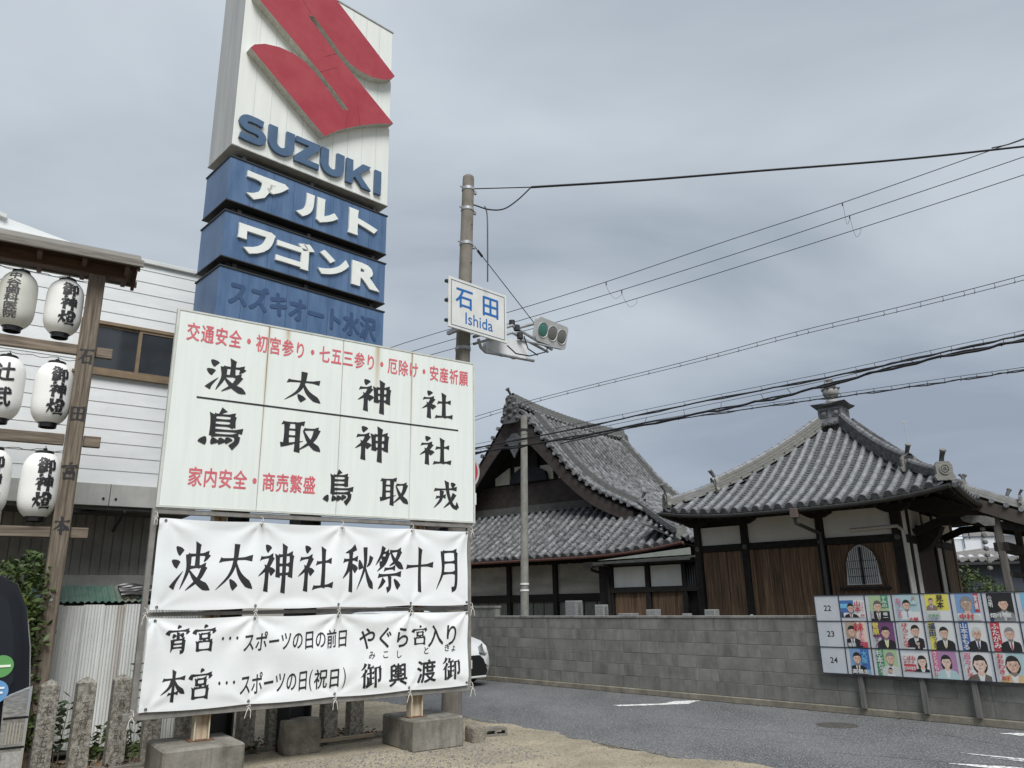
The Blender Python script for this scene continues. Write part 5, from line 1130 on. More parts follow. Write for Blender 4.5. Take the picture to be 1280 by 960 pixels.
g = MB(); g.tube([(-1.58, -1.43, zg - .26), (-1.58, -1.40, zg - .36), (-1.56, -.55, 3.0), (-1.54, -.16, 2.95), (-1.54, -.14, 2.6), (-1.54, -.14, .3)], .04, 10); g.build('downpipe', M('gutter_dark', (.04, .042, .043)), t, smooth=True)
# body
g = MB(); g.box(-3.38, .06, 0, -.02, 4.95, 3.5); g.box(-4.5, .10, 0, -3.40, 1.2, 3.42); g.build('core_wall', m_tdark, t)
PX = [(-4.53, .16), (-3.33, .17), (-1.59, .15), (-.02, .20)]
for (x, w_) in PX:
    g = MB(); g.box(x - w_ / 2, -.06, 0, x + w_ / 2, .12, 3.55); g.build('pillar', m_tdark if x > -4 or 1 else m_tdark, t, bev=.015)
for (a, b) in ((-4.44, -3.43), (-3.24, -1.68), (-1.50, -.13)):
    g = MB(); g.box(a, .02, 2.86, b, .07, 3.42 if a > -4 else 3.28); g.build('plaster_panel', m_plaster, t)
g = MB(); g.box(-4.6, -.03, 2.70, .08, .055, 2.858); g.build('tie_beam', m_tdark, t, bev=.01)
g = MB(); g.box(-4.6, -.04, 3.42, .08, .05, 3.56); g.build('wall_plate', m_tdark, t, bev=.01)
for x in (-4.53, -3.33, -1.59, -.02):
    g = MB(); g.extr([(x - .34, 3.46), (x - .30, 3.38), (x - .14, 3.30), (x + .14, 3.30), (x + .30, 3.38), (x + .34, 3.46)], -.12, .02); g.build('bracket_arm', m_tdark, t)
    g = MB(); g.lathe([(0, -.085), (.05, -.08), (.06, -.06)], axis='y', n=12, c=(x, 0, 2.78)); g.build('nail_cover', M('verdigris', (.07, .07, .065), (.12, .12, .11), rough=.6, sc_=20), t, smooth=True)
def boards(a, b, z0, z1, y, wd_, T=None):
    n = max(1, round((b - a) / wd_)); w_ = (b - a) / n
    for k in range(n):
        x0 = a + w_ * k; g = MB(); dy = rr.uniform(-.006, .006); g.box(x0 + .003, y + dy, z0, x0 + w_ - .003, y + .03 + dy, z1); g.build('board', m_tboard, T or t, bev=.004)
boards(-4.44, -3.43, .3, 2.70, .03, .2); boards(-3.24, -1.68, .3, 2.70, .03, .215); boards(-1.50, -.13, .3, 2.70, .03, .215)
g = MB(); g.box(-3.25, -.02, .3, -3.14, .03, 2.70); g.build('corner_post', m_tboard, t, bev=.01); g = MB(); g.box(-1.47, -.01, .3, -1.42, .03, 2.7); g.build('corner_post', m_tboard, t)
# bell-shaped window
WO_ = [(-1.11, 1.80), (-1.09, 2.0), (-1.07, 2.28), (-1.00, 2.47), (-.88, 2.58), (-.76, 2.63), (-.64, 2.58), (-.52, 2.47), (-.45, 2.28), (-.43, 2.0), (-.41, 1.80)]
WO = [(-.80 + (x + .76) * 1.12, 1.80 + (z - 1.80) * 1.08) for x, z in WO_]
g = MB(); g.extr(WO, -.03, .03); wo = g.build('window', M('window_frame_brown', (.05, .03, .02), (.09, .055, .035), rough=.8, sc_=8), t)
cxw = -.80; WI = [(cxw + (x - cxw) * .88, 1.85 + (z - 1.80) * .92) for x, z in WO]
g = MB(); g.poly(WI, -.032); g.build('paper', M('window_paper', (.48, .50, .50), (.58, .60, .58), rough=.6, sc_=3), wo)
def zin(x):
    for i in range(len(WI) - 1):
        (xa, za), (xb, zb) = WI[i], WI[i + 1]
        if xa <= x <= xb and 1 < i < 9 - 1: return za + (zb - za) * (x - xa) / (xb - xa)
    return 2.0
for k in range(1, 16):
    x = cxw - .33 + .66 * k / 16; zt_ = zin(x)
    if zt_ > 1.95: g = MB(); g.box(x - .005, -.044, 1.87, x + .005, -.034, zt_ - .01); g.build('lattice_bar', m_tdark, wo)
for z in (2.02, 2.18, 2.34): g = MB(); g.box(cxw - .30, -.040, z - .004, cxw + .30, -.0345, z + .004); g.build('lattice_bar', m_tdark, wo)
g = MB(); g.box(cxw - .022, -.055, 1.86, cxw + .022, -.035, 2.62); g.build('mullion', m_tdark, wo)
g = MB(); g.box(-1.30, -.08, 1.745, -.30, .03, 1.80); g.build('sill', m_tdark, wo, bev=.008)
g = MB(); g.tube([(-.92, -.09, 2.98), (-.2, -.09, 3.0), (.02, -.11, 3.0), (.12, -.11, 2.9), (.12, -.11, .3)], .038, 10); g.build('white_pipe', M('white_pipe', (.42, .41, .37), (.50, .49, .45), rough=.5, sc_=6), t, smooth=True)
# right side wall (x = 0 plane) with plaster strips
YS = [(.0, .14), (.72, .16), (2.95, .15), (3.65, .16), (4.95, .2)]
for (y, w_) in YS[1:]:
    g = MB(); g.box(-.06, y - w_ / 2, 0, .06, y + w_ / 2, 3.5); g.build('pillar', m_tboard if y > 4.5 or y < .5 else m_tdark, t, bev=.01)
g = MB(); g.box(-.05, .09, 2.70, .045, 4.9, 2.858); g.build('tie_beam', m_tdark, t)
for (a, b, z0, z1) in ((.16, .64, 2.87, 3.44), (.80, 1.9, 2.87, 3.42), (2.2, 2.87, 2.87, 3.40), (3.03, 3.57, 2.87, 3.44), (3.73, 4.85, 2.87, 3.44), (.40, 1.25, .3, 2.69), (3.03, 3.60, .3, 2.69)):
    g = MB(); g.box(-.01, a, z0, .03, b, z1); g.build('plaster_panel', m_plaster, t)
for k in range(2): g = MB(); g.box(-.01, .10 + .14 * k, .3, .035, .235 + .14 * k, 2.69); g.build('board', m_tboard, t)
for k in range(5): g = MB(); g.box(-.01, 3.75 + .23 * k, .3, .035, 3.97 + .23 * k, 2.69); g.build('board', m_tboard, t)
g = MB(); g.box(-.01, 1.3, .3, .02, 2.85, 2.69); g.build('door', M('door_brown', (.03, .02, .014), (.06, .035, .022), rough=.8, sc_=4, stretch=(9, 9, .5)), t)
g = MB(); g.extr([(-.0, 2.5), (.0, 3.1), (.55, 3.05), (.45, 2.85), (.25, 2.60)], 1.3, 1.7); g.build('door_canopy', m_tdark, t, bev=.02)
# porch roof sloping out to the right
def kz(x): return 3.70 - .50 * (x - 1.1) + .035 * (x - 1.1) ** 2
K0, K1, KE = .95, 4.0, 3.7
rows = [K0 + .13 + .24 * i for i in range(12)]
roof_face(t, rows, lambda a: KE - 1.0, lambda a, b: Vector((KE - b, a, kz(KE - b))), rad=.06, seg=.33, course=.105, m_row=m_tile, m_pan=m_tiled)
for yy in (K0 + .02, K1 - .02):
    pts = [Vector((1.05 + (KE - .15 - 1.05) * i / 10, yy, kz(1.05 + (KE - .15 - 1.05) * i / 10))) for i in range(11)]
    ridge(t, pts, .15, .12, 2, M('ridge_pale', (.28, .28, .26), (.36, .36, .34), rough=.6, sc_=6), m_tile, cap=.055)
for k in range(11):
    x = 1.15 + .24 * k; g = MB(); g.tube([(x, K0 - .10, kz(x) + .0), (x, K0 + .02, kz(x) + .0)], .05, 10); g.build('verge_tile', m_tile, t, smooth=True)
g = MB()
for yy in (K0 - .02, K1 - .04):
    pts = [Vector((.9 + (KE - .9) * i / 10, yy, kz(.9 + (KE - .9) * i / 10) - .17)) for i in range(11)]
    g.sweep(pts, [(-.04, -.13), (.04, -.13), (.04, .12), (-.04, .12)])
g.build('barge_board', M('barge_brown', (.05, .042, .035), (.08, .07, .06), rough=.8, sc_=5), t)
g = MB(); g.grid(lambda u, v: (.6 + (KE - .6) * u, K0 + (K1 - K0) * v, kz(.6 + (KE - .6) * u) - .10), 8, 1); g.build('porch_soffit', m_tdark, t)
oni(t, (1.18, K0, kz(1.18) + .12), (-1, .2), .42, m_ridge, m_ridged, flower=False); oni(t, (2.12, K0, kz(2.12) + .12), (1, -.1), .42, m_ridge, m_ridged, flower=False)
for (x, y) in ((1.62, 1.05), (1.62, 3.75), (3.0, 1.05), (3.0, 3.75)):
    g = MB(); g.box(x - .07, y - .07, 0, x + .07, y + .07, kz(x) - .22); g.build('porch_pillar', M('grey_timber', (.085, .08, .072), (.15, .14, .13), rough=.85, sc_=4, stretch=(9, 9, .6)), t, bev=.02)
for y in (1.05, 3.75):
    g = MB(); g.sweep([Vector((.06, y, 2.92)), Vector((.5, y, 3.10)), Vector((1.0, y, 3.12)), Vector((1.6, y, 2.98)), Vector((3.2, y, 2.62))], [(-.05, -.08), (.05, -.08), (.05, .08), (-.05, .08)]); g.build('porch_beam', m_tdark, t)
g = MB(); g.extr([(1.2, 3.02), (1.05, 3.08), (1.0, 3.16), (1.16, 3.20), (1.45, 3.16), (1.62, 3.10), (1.6, 2.95), (1.42, 2.96), (1.32, 3.04)], .90, 1.0); g.build('carved_bracket', M('carving_grey', (.14, .14, .13), (.22, .22, .21), rough=.8, sc_=14), t, bev=.012)
g = MB(); g.box(1.5, .98, 2.45, 1.75, 3.8, 2.62); g.box(1.55, 1.0, 1.95, 1.69, 3.8, 2.05); g.build('porch_tie', m_tdark, t)
for k in range(7):
    g = MB(); g.lathe([(0, -.05), (.045, -.03), (.055, .0), (.045, .03), (0, .05)], n=8, c=(1.36, 1.0, 2.9 - .13 * k)); g.build('carved_bead', M('carving_grey', (.14, .14, .13)), t, smooth=True)
# lightning rod on the roof
g = MB(); g.tube([(0, 0, 0), (-.02, 0, 1.2), (-.04, 0, 2.2)], .012, 6); g.tube([(-.12, 0, 2.2), (.06, 0, 2.2)], .012, 6)
o = g.build('thin_mast', M('mast_pale', (.45, .45, .45)), None); o.location = at(1147, 620, 22); tag(o, 'thin pale mast rising behind the right hip of the small hall roof', 'mast')
# ------------------------------------------------------------------ big temple hall (frame x along az 127, y away)
BP = Vector((1.46, 25.3, 0)); BA = 127
t = thing('main_hall', 'large old temple hall with a gabled and hipped roof of rough mottled tiles', 'temple hall', BP, BA)
XB = -3.32; HW = 7.72
def interp(T_, x):
    for i in range(len(T_) - 1):
        if x <= T_[i + 1][0]: 
            (a, za), (b, zb) = T_[i], T_[i + 1]; return za + (zb - za) * (x - a) / (b - a)
    return T_[-1][1]
FT = []
def fcat(x):   # smooth concave profile across the hall
    K = [(-.6, 9.8), (0, 9.05), (.57, 8.48), (1.2, 7.72), (2.2, 6.52), (3.34, 5.53), (4.75, 4.78), (5.9, 4.18), (7.72, 3.10), (9.0, 2.4)]
    for i in range(1, len(K) - 2):
        if x <= K[i + 1][0] or i == len(K) - 3:
            x0, x1 = K[i][0], K[i + 1][0]; u = (x - x0) / (x1 - x0)
            m0 = (K[i + 1][1] - K[i - 1][1]) / (K[i + 1][0] - K[i - 1][0]) * (x1 - x0); m1 = (K[i + 2][1] - K[i][1]) / (K[i + 2][0] - K[i][0]) * (x1 - x0)
            return (2 * u ** 3 - 3 * u * u + 1) * K[i][1] + (u ** 3 - 2 * u * u + u) * m0 + (-2 * u ** 3 + 3 * u * u) * K[i + 1][1] + (u ** 3 - u * u) * m1
def gy(y): return 3.05 + .50 * y + .035 * y * y
YF = 12.7
def lift(dx, y): 
    yy = min(y, YF - y); return .28 * max(0, (abs(dx) - 3.8) / 3.92) ** 2.4 * max(0, 1 - yy / 3.4) ** 1.3
def front(a, b): return Vector((XB + a, b, gy(b) + lift(a, b)))
rows = [-HW + .165 + .334 * i for i in range(46)]
roof_face(t, [a for a in rows if a > -4.6], lambda a: min(3.2, (HW - abs(a)) * 1.0), front, rad=.088, seg=.27, course=.13, m_row=m_tileo, m_pan=m_tileod, proud=.035)
def right(a, b): dx = HW - b; return Vector((XB + dx, a, fcat(dx) + lift(dx, a)))
def rb(y): yy = min(y, YF - y); return HW - .25 if yy >= 2.2 else min(HW, yy * 1.02)
rows2 = [.16 + .325 * i for i in range(int((YF - .2) / .325) + 1)]
roof_face(t, rows2, rb, right, rad=.085, seg=.27, course=.13, m_row=m_tileo, m_pan=m_tileod, proud=.035)
def left(a, b): dx = HW - b; return Vector((XB - dx, a, fcat(dx) + lift(dx, a)))
g = MB()
for i in range(60):
    ya = i * YF / 60; yb_ = (i + 1) * YF / 60
    for k in range(20):
        b0 = HW * k / 20; b1 = HW * (k + 1) / 20
        if b1 <= max(rb(ya), rb(yb_)) + .4: g.add([left(ya, b0), left(yb_, b0), left(yb_, b1), left(ya, b1)], [(0, 1, 2, 3)])
g.build('far_slope', m_tileod, t, wn=False)
# verge, descending ridges, hip ridges
m_rgo = M('old_ridge', (.09, .09, .088), (.22, .22, .21), rough=.8, sc_=7, stretch=(1, 1, 7), det=8)
for yv, oy in ((2.15, 1), (10.55, -1)):
    for sx in ((1, -1) if oy > 0 else (1,)):
        for k in range(18):
            dx = .25 + k * .27; z = fcat(dx)
            g = MB(); g.tube([(XB + sx * dx, yv - .14 * oy, z + .03), (XB + sx * dx, yv + .22 * oy, z + .03)], .078, 10); g.build('verge_tile', m_tileo, t, smooth=True)
        pts = [Vector((XB + sx * (.35 + 4.5 * i / 18), yv + .80 * oy, fcat(.35 + 4.5 * i / 18))) for i in range(19)]
        ridge(t, pts, .24, .26, 4, m_rgo, m_tileo, cap=.075, step=.27)
        oni(t, Vector((XB + sx * 4.9, yv + .80 * oy, fcat(4.9) - .05)), (sx, 0), .95, m_rgo, m_ridged, flower=False)
for sx, oy in ((1, 1), (-1, 1), (1, -1)):
    pts = []
    for i in range(13):
        u = i / 12; dx = 4.5 + (7.5 - 4.5) * u; y = (HW - dx) * 1.0; yy = y if oy > 0 else YF - y; pts.append(Vector((XB + sx * dx, yy, fcat(dx) + lift(dx, y) + .0)))
    ridge(t, pts, .24, .20, 3, m_rgo, m_tileo, cap=.075, step=.27)
    oni(t, pts[-1] + Vector((.05 * sx, -.05 * oy, -.03)), (sx, -oy), .8, m_rgo, m_ridged, flower=False)
def rz_(y): u = (y - 1.9) / (10.7 - 1.9); return 8.92 + .22 * abs(2 * u - 1) ** 2.2
pts = [Vector((XB, 1.95 + 8.7 * i / 30, rz_(1.95 + 8.7 * i / 30) - .12)) for i in range(31)]
ridge(t, pts, .46, .46, 7, m_rgo, m_tileo, cap=.095, step=.27)
for sx in (-1, 1):
    for k in range(30):
        y = 2.1 + k * .285; g = MB(); g.tube([(XB + sx * .18, y, rz_(y) + .02), (XB + sx * .32, y, rz_(y) - .06)], .062, 8)
        if sx > 0: g.build('ridge_side_tile', m_tileo, t, smooth=True)
# ornate ridge end
M4 = orient((XB, 1.88, 8.62), (0, -1), .86)
def ob(mb, nm='ridge_ornament', mat=m_ridged, par=None, sm=True): return xf(mb, M4).build(nm, mat, par or t, smooth=sm)
g = MB(); g.extr([(-.42, -.35), (-.55, -.22), (-.50, .0), (-.36, .05), (-.40, .35), (-.30, .55), (-.22, .60), (-.24, .82), (-.12, .95), (.12, .95), (.24, .82), (.22, .60), (.30, .55), (.40, .35), (.36, .05), (.50, .0), (.55, -.22), (.42, -.35)], -.10, .10); og = ob(g, 'ridge_end_tile', m_ridged, None, False)
for (x, z, r_) in ((-.30, .12, .11), (.30, .12, .11), (0, .30, .17), (-.24, .5, .08), (.24, .5, .08), (-.42, -.16, .1), (.42, -.16, .1), (0, .66, .10), (-.12, .86, .06), (.12, .86, .06), (0, -.05, .12)):
    g = MB(); g.lathe([(0, -.10 - r_ * .8), (r_ * .6, -.10 - r_ * .6), (r_ * .95, -.12), (r_, -.08)], axis='y', n=12, c=(x, 0, z)); ob(g, 'knob', m_rgo if r_ < .1 else m_ridged, og)
g = MB(); g.tube([(0, .05, .85), (0, -.05, 1.05), (0, -.22, 1.20)], [.06, .055, .06], 12); ob(g, 'horn_tile')
g = MB(); g.tube([(0, -.21, 1.19), (0, -.25, 1.23)], [.10, .10], 14); ob(g, 'horn_face')
g = MB(); g.extr([(-.35, 0), (-.3, .4), (-.12, .6), (.12, .6), (.3, .4), (.35, 0)], -.08, .08); xf(g, orient((XB, 10.7, 8.85), (0, 1), .9)); g.build('ridge_end_tile', m_ridged, t)
# gable: bargeboards, pendant, wall with plaster panels
m_hafu = M('bargeboard', (.026, .020, .018), (.048, .037, .032), rough=.8, sc_=4, stretch=(1, 6, 1))
for sx in (-1, 1):
    up_ = [(XB + sx * 4.95 * i / 18, fcat(4.95 * i / 18) - .16) for i in range(19)]
    lo_ = [(XB + sx * 4.85 * i / 18, fcat(4.85 * i / 18) - (.74 - .16 * i / 18 + .45 * (1 - i / 18) ** 5)) for i in range(19)]
    g = MB(); V = [(a, 2.12, b) for a, b in up_] + [(a, 2.12, b) for a, b in lo_] + [(a, 2.20, b) for a, b in up_] + [(a, 2.20, b) for a, b in lo_]; n = 19
    g.add(V, [(i, i + 1, n + i + 1, n + i) for i in range(n - 1)] + [(2 * n + i, 2 * n + i + 1, 3 * n + i + 1, 3 * n + i) for i in range(n - 1)] + [(n + i, n + i + 1, 3 * n + i + 1, 3 * n + i) for i in range(n - 1)] + [(i, i + 1, 2 * n + i + 1, 2 * n + i) for i in range(n - 1)]); g.build('bargeboard', m_hafu, t)
    g = MB(); g.grid(lambda u, v: (XB + sx * 4.95 * u, 2.1 + 1.3 * v, fcat(4.95 * u) - .12), 18, 1); g.build('verge_soffit', m_tdark, t)
g = MB(); g.extr([(XB + a, b) for a, b in ((-.10, 7.95), (-.26, 7.78), (-.40, 7.74), (-.36, 7.58), (-.22, 7.5), (-.16, 7.26), (-.07, 7.12), (0, 6.98), (.07, 7.12), (.16, 7.26), (.22, 7.5), (.36, 7.58), (.40, 7.74), (.26, 7.78), (.10, 7.95))], 2.03, 2.11); g.build('gable_pendant', M('pendant_grey', (.05, .052, .058), (.11, .112, .12), rough=.8, sc_=12), t, bev=.015)
g = MB()
g.poly([(XB + sx * 5.8 * abs(i) / 12, 0) for sx, i in ()] or [(XB + (i / 12) * 4.6, fcat(abs(i / 12) * 4.6) - .25) for i in range(-12, 13)] + [(XB + 4.6, 4.3), (XB - 4.6, 4.3)], 3.28); g.build('gable_wall', m_tdark, t, wn=False)
g = MB(); g.extr([(XB - 4.0, 4.95), (XB - 3.0, 5.62), (XB - 2.45, 6.14), (XB + 2.45, 6.14), (XB + 3.0, 5.62), (XB + 4.0, 4.95)], 3.12, 3.26); g.build('gable_board', m_hafu, t, bev=.01)
g = MB(); g.box(XB - 3.8, 3.0, 4.95, XB + 3.8, 3.1, 5.25); g.build('gable_sill', M('grey_beam', (.05, .05, .047), (.085, .085, .08), rough=.85, sc_=4), t)
for (a, b, z1) in ((-5.15, -4.42, 6.86), (-4.16, -3.72, 6.86), (-2.92, -2.30, 6.78), (-2.05, -1.72, 6.50)):
    if a < -5: z1 = 6.52
    g = MB(); 
    if z1 == 6.52: g.extr([(a, 6.2), (a, 6.5), (b, 6.86), (b, 6.2)], 3.16, 3.24)
    elif z1 == 6.50: g.extr([(a, 6.2), (a, 6.5), (b, 6.22), (b, 6.2)], 3.16, 3.24)
    else: g.box(a, 3.16, 6.2, b, 3.24, z1)
    g.build('plaster_panel', M('gable_plaster', (.48, .46, .38), (.56, .54, .46), rough=.9, sc_=3), t)
g = MB(); g.box(XB - .35, 3.05, 6.16, XB + .35, 3.2, 7.6); g.build('gable_strut', m_tdark, t)
g = MB(); g.extr([(XB - .9, 6.16), (XB - .8, 6.5), (XB - .35, 6.75), (XB + .35, 6.75), (XB + .8, 6.5), (XB + .9, 6.16)], 2.9, 3.05); g.build('carved_strut', M('carving_blue_black', (.006, .007, .010), (.012, .014, .018), rough=.8, sc_=9), t, bev=.02)
# eaves and body
P_ = [front(-HW + .05 + (2 * HW - .1) * i / 40, 0) for i in range(41)]
g = MB(); g.sweep([p + Vector((0, -.07, -.07)) for p in P_], [(.065 * math.cos(R(th)), .065 * math.sin(R(th))) for th in range(180, 361, 30)] + [(.05, .012), (-.05, .012)]); g.build('gutter', M('gutter_copper', (.10, .045, .038), (.14, .065, .05), rough=.5, sc_=6), t)
g = MB(); g.sweep([p + Vector((0, .03, -.09)) for p in P_], [(-.03, -.05), (.03, -.05), (.03, .04), (-.03, .04)]); g.build('eave_board', m_tdark, t)
g = MB(); g.grid(lambda u, v: (lambda p: (p.x, p.y, p.z - .17))(front((-HW + 2 * HW * u) * (1 - .12 * v), 1.5 * v)), 30, 3); g.build('soffit', m_tdark, t, wn=False)
g = MB(); g.grid(lambda u, v: (lambda p: (p.x, p.y, p.z - .17))(right(.2 + (YF - .4) * u, 1.5 * v)), 20, 2); g.build('soffit', m_tdark, t, wn=False)
for k in range(40):
    a = -4.6 + k * .32
    if XB + a > 4.2: break
    p = front(a, .1); g = MB(); g.box(p.x - .035, .06, p.z - .24, p.x + .035, 1.25, p.z - .17); g.build('rafter', m_tdark, t)
g = MB(); g.box(XB - 6.2, 1.40, 0, 3.0, YF - 1.4, 3.5); g.build('core_wall', m_tdark, t)
for x in (-5.15, -3.08, -1.08, 1.1, 2.95):
    g = MB(); g.box(x - .09, 1.22, 0, x + .09, 1.42, 3.4); g.build('pillar', m_tdark, t, bev=.015)
px_ = [-7.2, -5.24, -5.06, -3.17, -2.99, -1.17, -.99, 1.01, 1.19, 2.86]
for i in range(0, 10, 2):
    a, b = px_[i], px_[i + 1]; g = MB(); g.box(a, 1.33, 1.88, b, 1.39, 3.45); g.build('plaster_panel', m_plastero, t)
    for k in range(4):
        aa = a + (b - a) * k / 4; g = MB(); g.box(aa + .02, 1.34, .5, aa + (b - a) / 4 - .02, 1.37, 1.62); g.build('shutter', M('grey_curtain', (.11, .115, .11), (.19, .195, .185), rough=.9, sc_=5, stretch=(9, 1, .6), rnd=.1), t)
g = MB(); g.box(XB - 4.6, 1.26, 1.62, 3.0, 1.40, 1.87); g.build('tie_beam', m_tdark, t)
# ------------------------------------------------------------------ low annex between the halls
t = thing('low_annex', 'low annex with two white plaster panels over brown boards between the temple halls', 'annex', HP + azv(40) * 2.0, HA)
g = MB(); g.box(-8.9, .12, 0, -5.5, 1.2, 2.75); g.build('core_wall', m_tdark, t)
g = MB(); g.add([(-9.05, -.42, 2.66), (-5.55, -.42, 2.70), (-5.55, 1.3, 2.80), (-9.05, 1.3, 2.72), (-9.05, -.42, 2.70), (-5.55, -.42, 2.74), (-5.55, 1.3, 2.86), (-9.05, 1.3, 2.76)], [(0, 1, 2, 3), (4, 5, 6, 7), (0, 1, 5, 4), (1, 2, 6, 5), (2, 3, 7, 6), (3, 0, 4, 7)]); g.build('lean_roof', M('annex_roof', (.05, .052, .05), (.09, .092, .088), rough=.6, sc_=4), t)
g = MB(); g.box(-8.95, .02, 2.60, -5.55, .10, 2.72); g.box(-8.95, -.45, 2.645, -5.6, -.40, 2.70); g.build('eave_beam', M('eave_grey', (.05, .05, .048), (.08, .08, .075), rough=.8), t)
g = MB(); g.extr([(-8.7, 2.77), (-5.7, 2.79), (-5.7, 2.98)], -.2, -.15); g.build('gable_flashing', M('flashing_pale', (.24, .26, .23), (.30, .32, .29), rough=.6, sc_=4), t)
for x in (-8.42, -7.19, -6.04, -5.6):
    g = MB(); g.box(x - .07, -.02, 0, x + .07, .14, 2.62); g.build('pillar', m_tdark, t, bev=.01)
for a, b in ((-8.33, -7.28), (-7.10, -6.13)):
    g = MB(); g.box(a, .05, 1.99, b, .11, 2.56); g.build('plaster_panel', m_plaster, t); boards(a, b, .3, 1.84, .06, .18, t)
g = MB(); g.box(-8.45, -.03, 1.84, -5.55, .10, 1.98); g.build('tie_beam', m_tdark, t)
for k in range(5): g = MB(); g.box(-5.95 + .07 * k, .02, 1.9, -5.93 + .07 * k, .05, 2.5); g.build('lattice_bar', M('lattice_dark', (.05, .055, .06)), t)
g = MB(); g.tube([(-8.35, -.46, 2.62), (-8.75, -.46, 2.6), (-8.8, -.40, 2.5), (-8.5, -.1, 2.35), (-8.45, -.06, 2.3), (-8.45, -.06, .3)], .04, 8); g.build('downpipe', m_tdark, t, smooth=True)
g = MB(); g.box(-9.0, -.52, 2.56, -8.72, -.38, 2.72); g.build('rain_head', m_tdark, t)
g = MB(); g.tube([(-4.85, -1.0, 3.25), (-4.75, -1.02, 3.29), (-4.68, -1.0, 3.2), (-4.68, -1.0, .3)], .035, 8); o = g.build('drain_pipe', m_dark, t, smooth=True)
g = MB(); g.tube([(-4.85, -1.0, 3.27), (-4.75, -1.02, 3.31), (-4.67, -1.01, 3.24)], .042, 8); g.build('pipe_elbow', M('pipe_chrome', (.4, .4, .4), rough=.3, metal=.6), t, smooth=True)
# ------------------------------------------------------------------ gravestones behind the wall
m_gr = M('grave_granite', (.20, .205, .20), (.28, .285, .28), rough=.5, sc_=25, speck=.3, rnd=.12)
for (px0, px1, pyt, Y, lab, cap_) in ((706, 729, 751, 18.7, 'tallest grey gravestone top above the wall with engraved side', 0), (743, 761, 756, 18.4, 'second grey gravestone top right of the tallest one', 0),
                                (807, 827, 762, 17.8, 'small pale gravestone top in front of the annex boards', 0), (852, 866, 767, 17.4, 'flat pale stone top right of the small gravestone', 0), (880, 900, 762, 16.9, 'pale gravestone top at the left end of the hall boards', 0), (937, 942, 768, 16.7, 'tiny white stone peg top in front of the hall boards', 1), (772, 800, 767, 18.0, 'low flat stone top between two gravestones', 0)):
    a = at(px0, pyt, Y); b = at(px1, pyt, Y); wdt = (b - a).length * .72
    t = thing('gravestone', lab, 'gravestone', Vector((a.x, a.y, 0)) + azv(HA) * wdt * .5, HA, 'gravestones behind the wall')
    g = MB(); g.box(-wdt / 2, 0, .7, wdt / 2, wdt * .9, a.z); g.build('stone', m_gr, t, bev=.012)
    g = MB(); g.box(-wdt * .8, -.1, 0, wdt * .8, wdt + .1, .7); g.build('base', m_gr, t, bev=.02)
    if pyt in (751, 756): g = MB(); line(g, '石田', -.05, a.z - .34, .06, a.z - .05, 0, vert=True, bold=.01); xf(g, Matrix.Translation((wdt / 2 + .003, wdt * .45, 0)) @ Matrix.Rotation(R(90), 4, 'Z')); g.build('engraving', M('engraved', (.06, .06, .06)), t, wn=False)
# ------------------------------------------------------------------ things seen far behind, under the porch roof
def atz(px, py, Y, z=None): p = at(px, py, Y); return p
p0 = at(1185, 700, 30); t = thing('dark_house', 'dark walled house with a grey tiled roof far behind the porch', 'house', Vector((p0.x, p0.y, 0)), 100)
g = MB(); g.box(-1.5, 0, 0, 7, 5, 2.86); g.build('wall', M('navy_cladding', (.035, .042, .055), (.05, .06, .075), rough=.6, sc_=3, stretch=(12, 1, 1)), t)
g = MB(); g.add([(-1.8, -.4, 2.86), (7.3, -.4, 2.86), (7.3, 2.5, 3.3), (2.2, 2.5, 3.3), (-1.8, 5.4, 2.86), (7.3, 5.4, 2.86), (-1.8, -.4, 2.95), (7.3, -.4, 2.95), (7.3, 2.5, 3.45), (2.2, 2.5, 3.45)], [(6, 7, 8, 9), (0, 1, 7, 6), (3, 2, 5, 4), (0, 3, 4), (2, 1, 7, 8)]); g.build('roof', M('far_roof', (.13, .12, .11), (.20, .19, .18), rough=.8, sc_=5), t)
for k in range(26): 
    g = MB(); x = -1.7 + .34 * k; g.tube([(x, -.50, 2.90), (x, -.32, 2.99)], .11, 8); g.build('eave_tile', M('far_tile', (.45, .45, .45), (.52, .52, .52), rough=.6), t)
g = MB(); g.box(-1.8, -.46, 2.70, 7.3, -.40, 2.80); g.build('fascia', m_dark, t)
p0 = at(1186, 700, 40); t = thing('white_building', 'white flat roofed building with a balcony railing far behind the porch', 'building', Vector((p0.x, p0.y, 0)), 95)
g = MB(); g.box(-3, 0, 0, 2.4, 8, 4.4); g.box(-1.0, 1.5, 4.4, 1.6, 6, 6.0); g.box(2.4, .5, 0, 6, 8, 3.6); g.build('wall', M('far_white', (.60, .63, .66), (.68, .70, .72), rough=.6, sc_=1), t)
for k in range(8):
    g = MB(); x = -2 + .95 * k; g.tube([(x, -.1, 3.9), (x, -.1, 5.0)], .03, 6); g.build('railing_post', M('rail_blue', (.10, .14, .20)), t)
g = MB(); g.tube([(-2, -.1, 5.0), (5, -.1, 5.0)], .035, 6); g.tube([(-2, -.1, 4.5), (5, -.1, 4.5)], .02, 6); g.build('railing', M('rail_blue', (.10, .14, .20)), t)
g = MB(); g.box(-.4, 1.44, 4.6, .5, 1.49, 5.4); g.build('window', M('far_glass', (.20, .24, .28), rough=.2), t)
g = MB(); g.tube([(1.2, 0, 4.4), (1.2, 0, 7.2)], .03, 6); g.tube([(.2, 0, 6.4), (1.2, 0, 6.4)], .03, 6); g.build('antenna', m_dark, t)
p0 = at(1215, 745, 22); t = thing('pine_bush', 'rounded green garden pine behind the poster board under the porch roof', 'bush', Vector((p0.x, p0.y, 0)), 90)
g = MB()
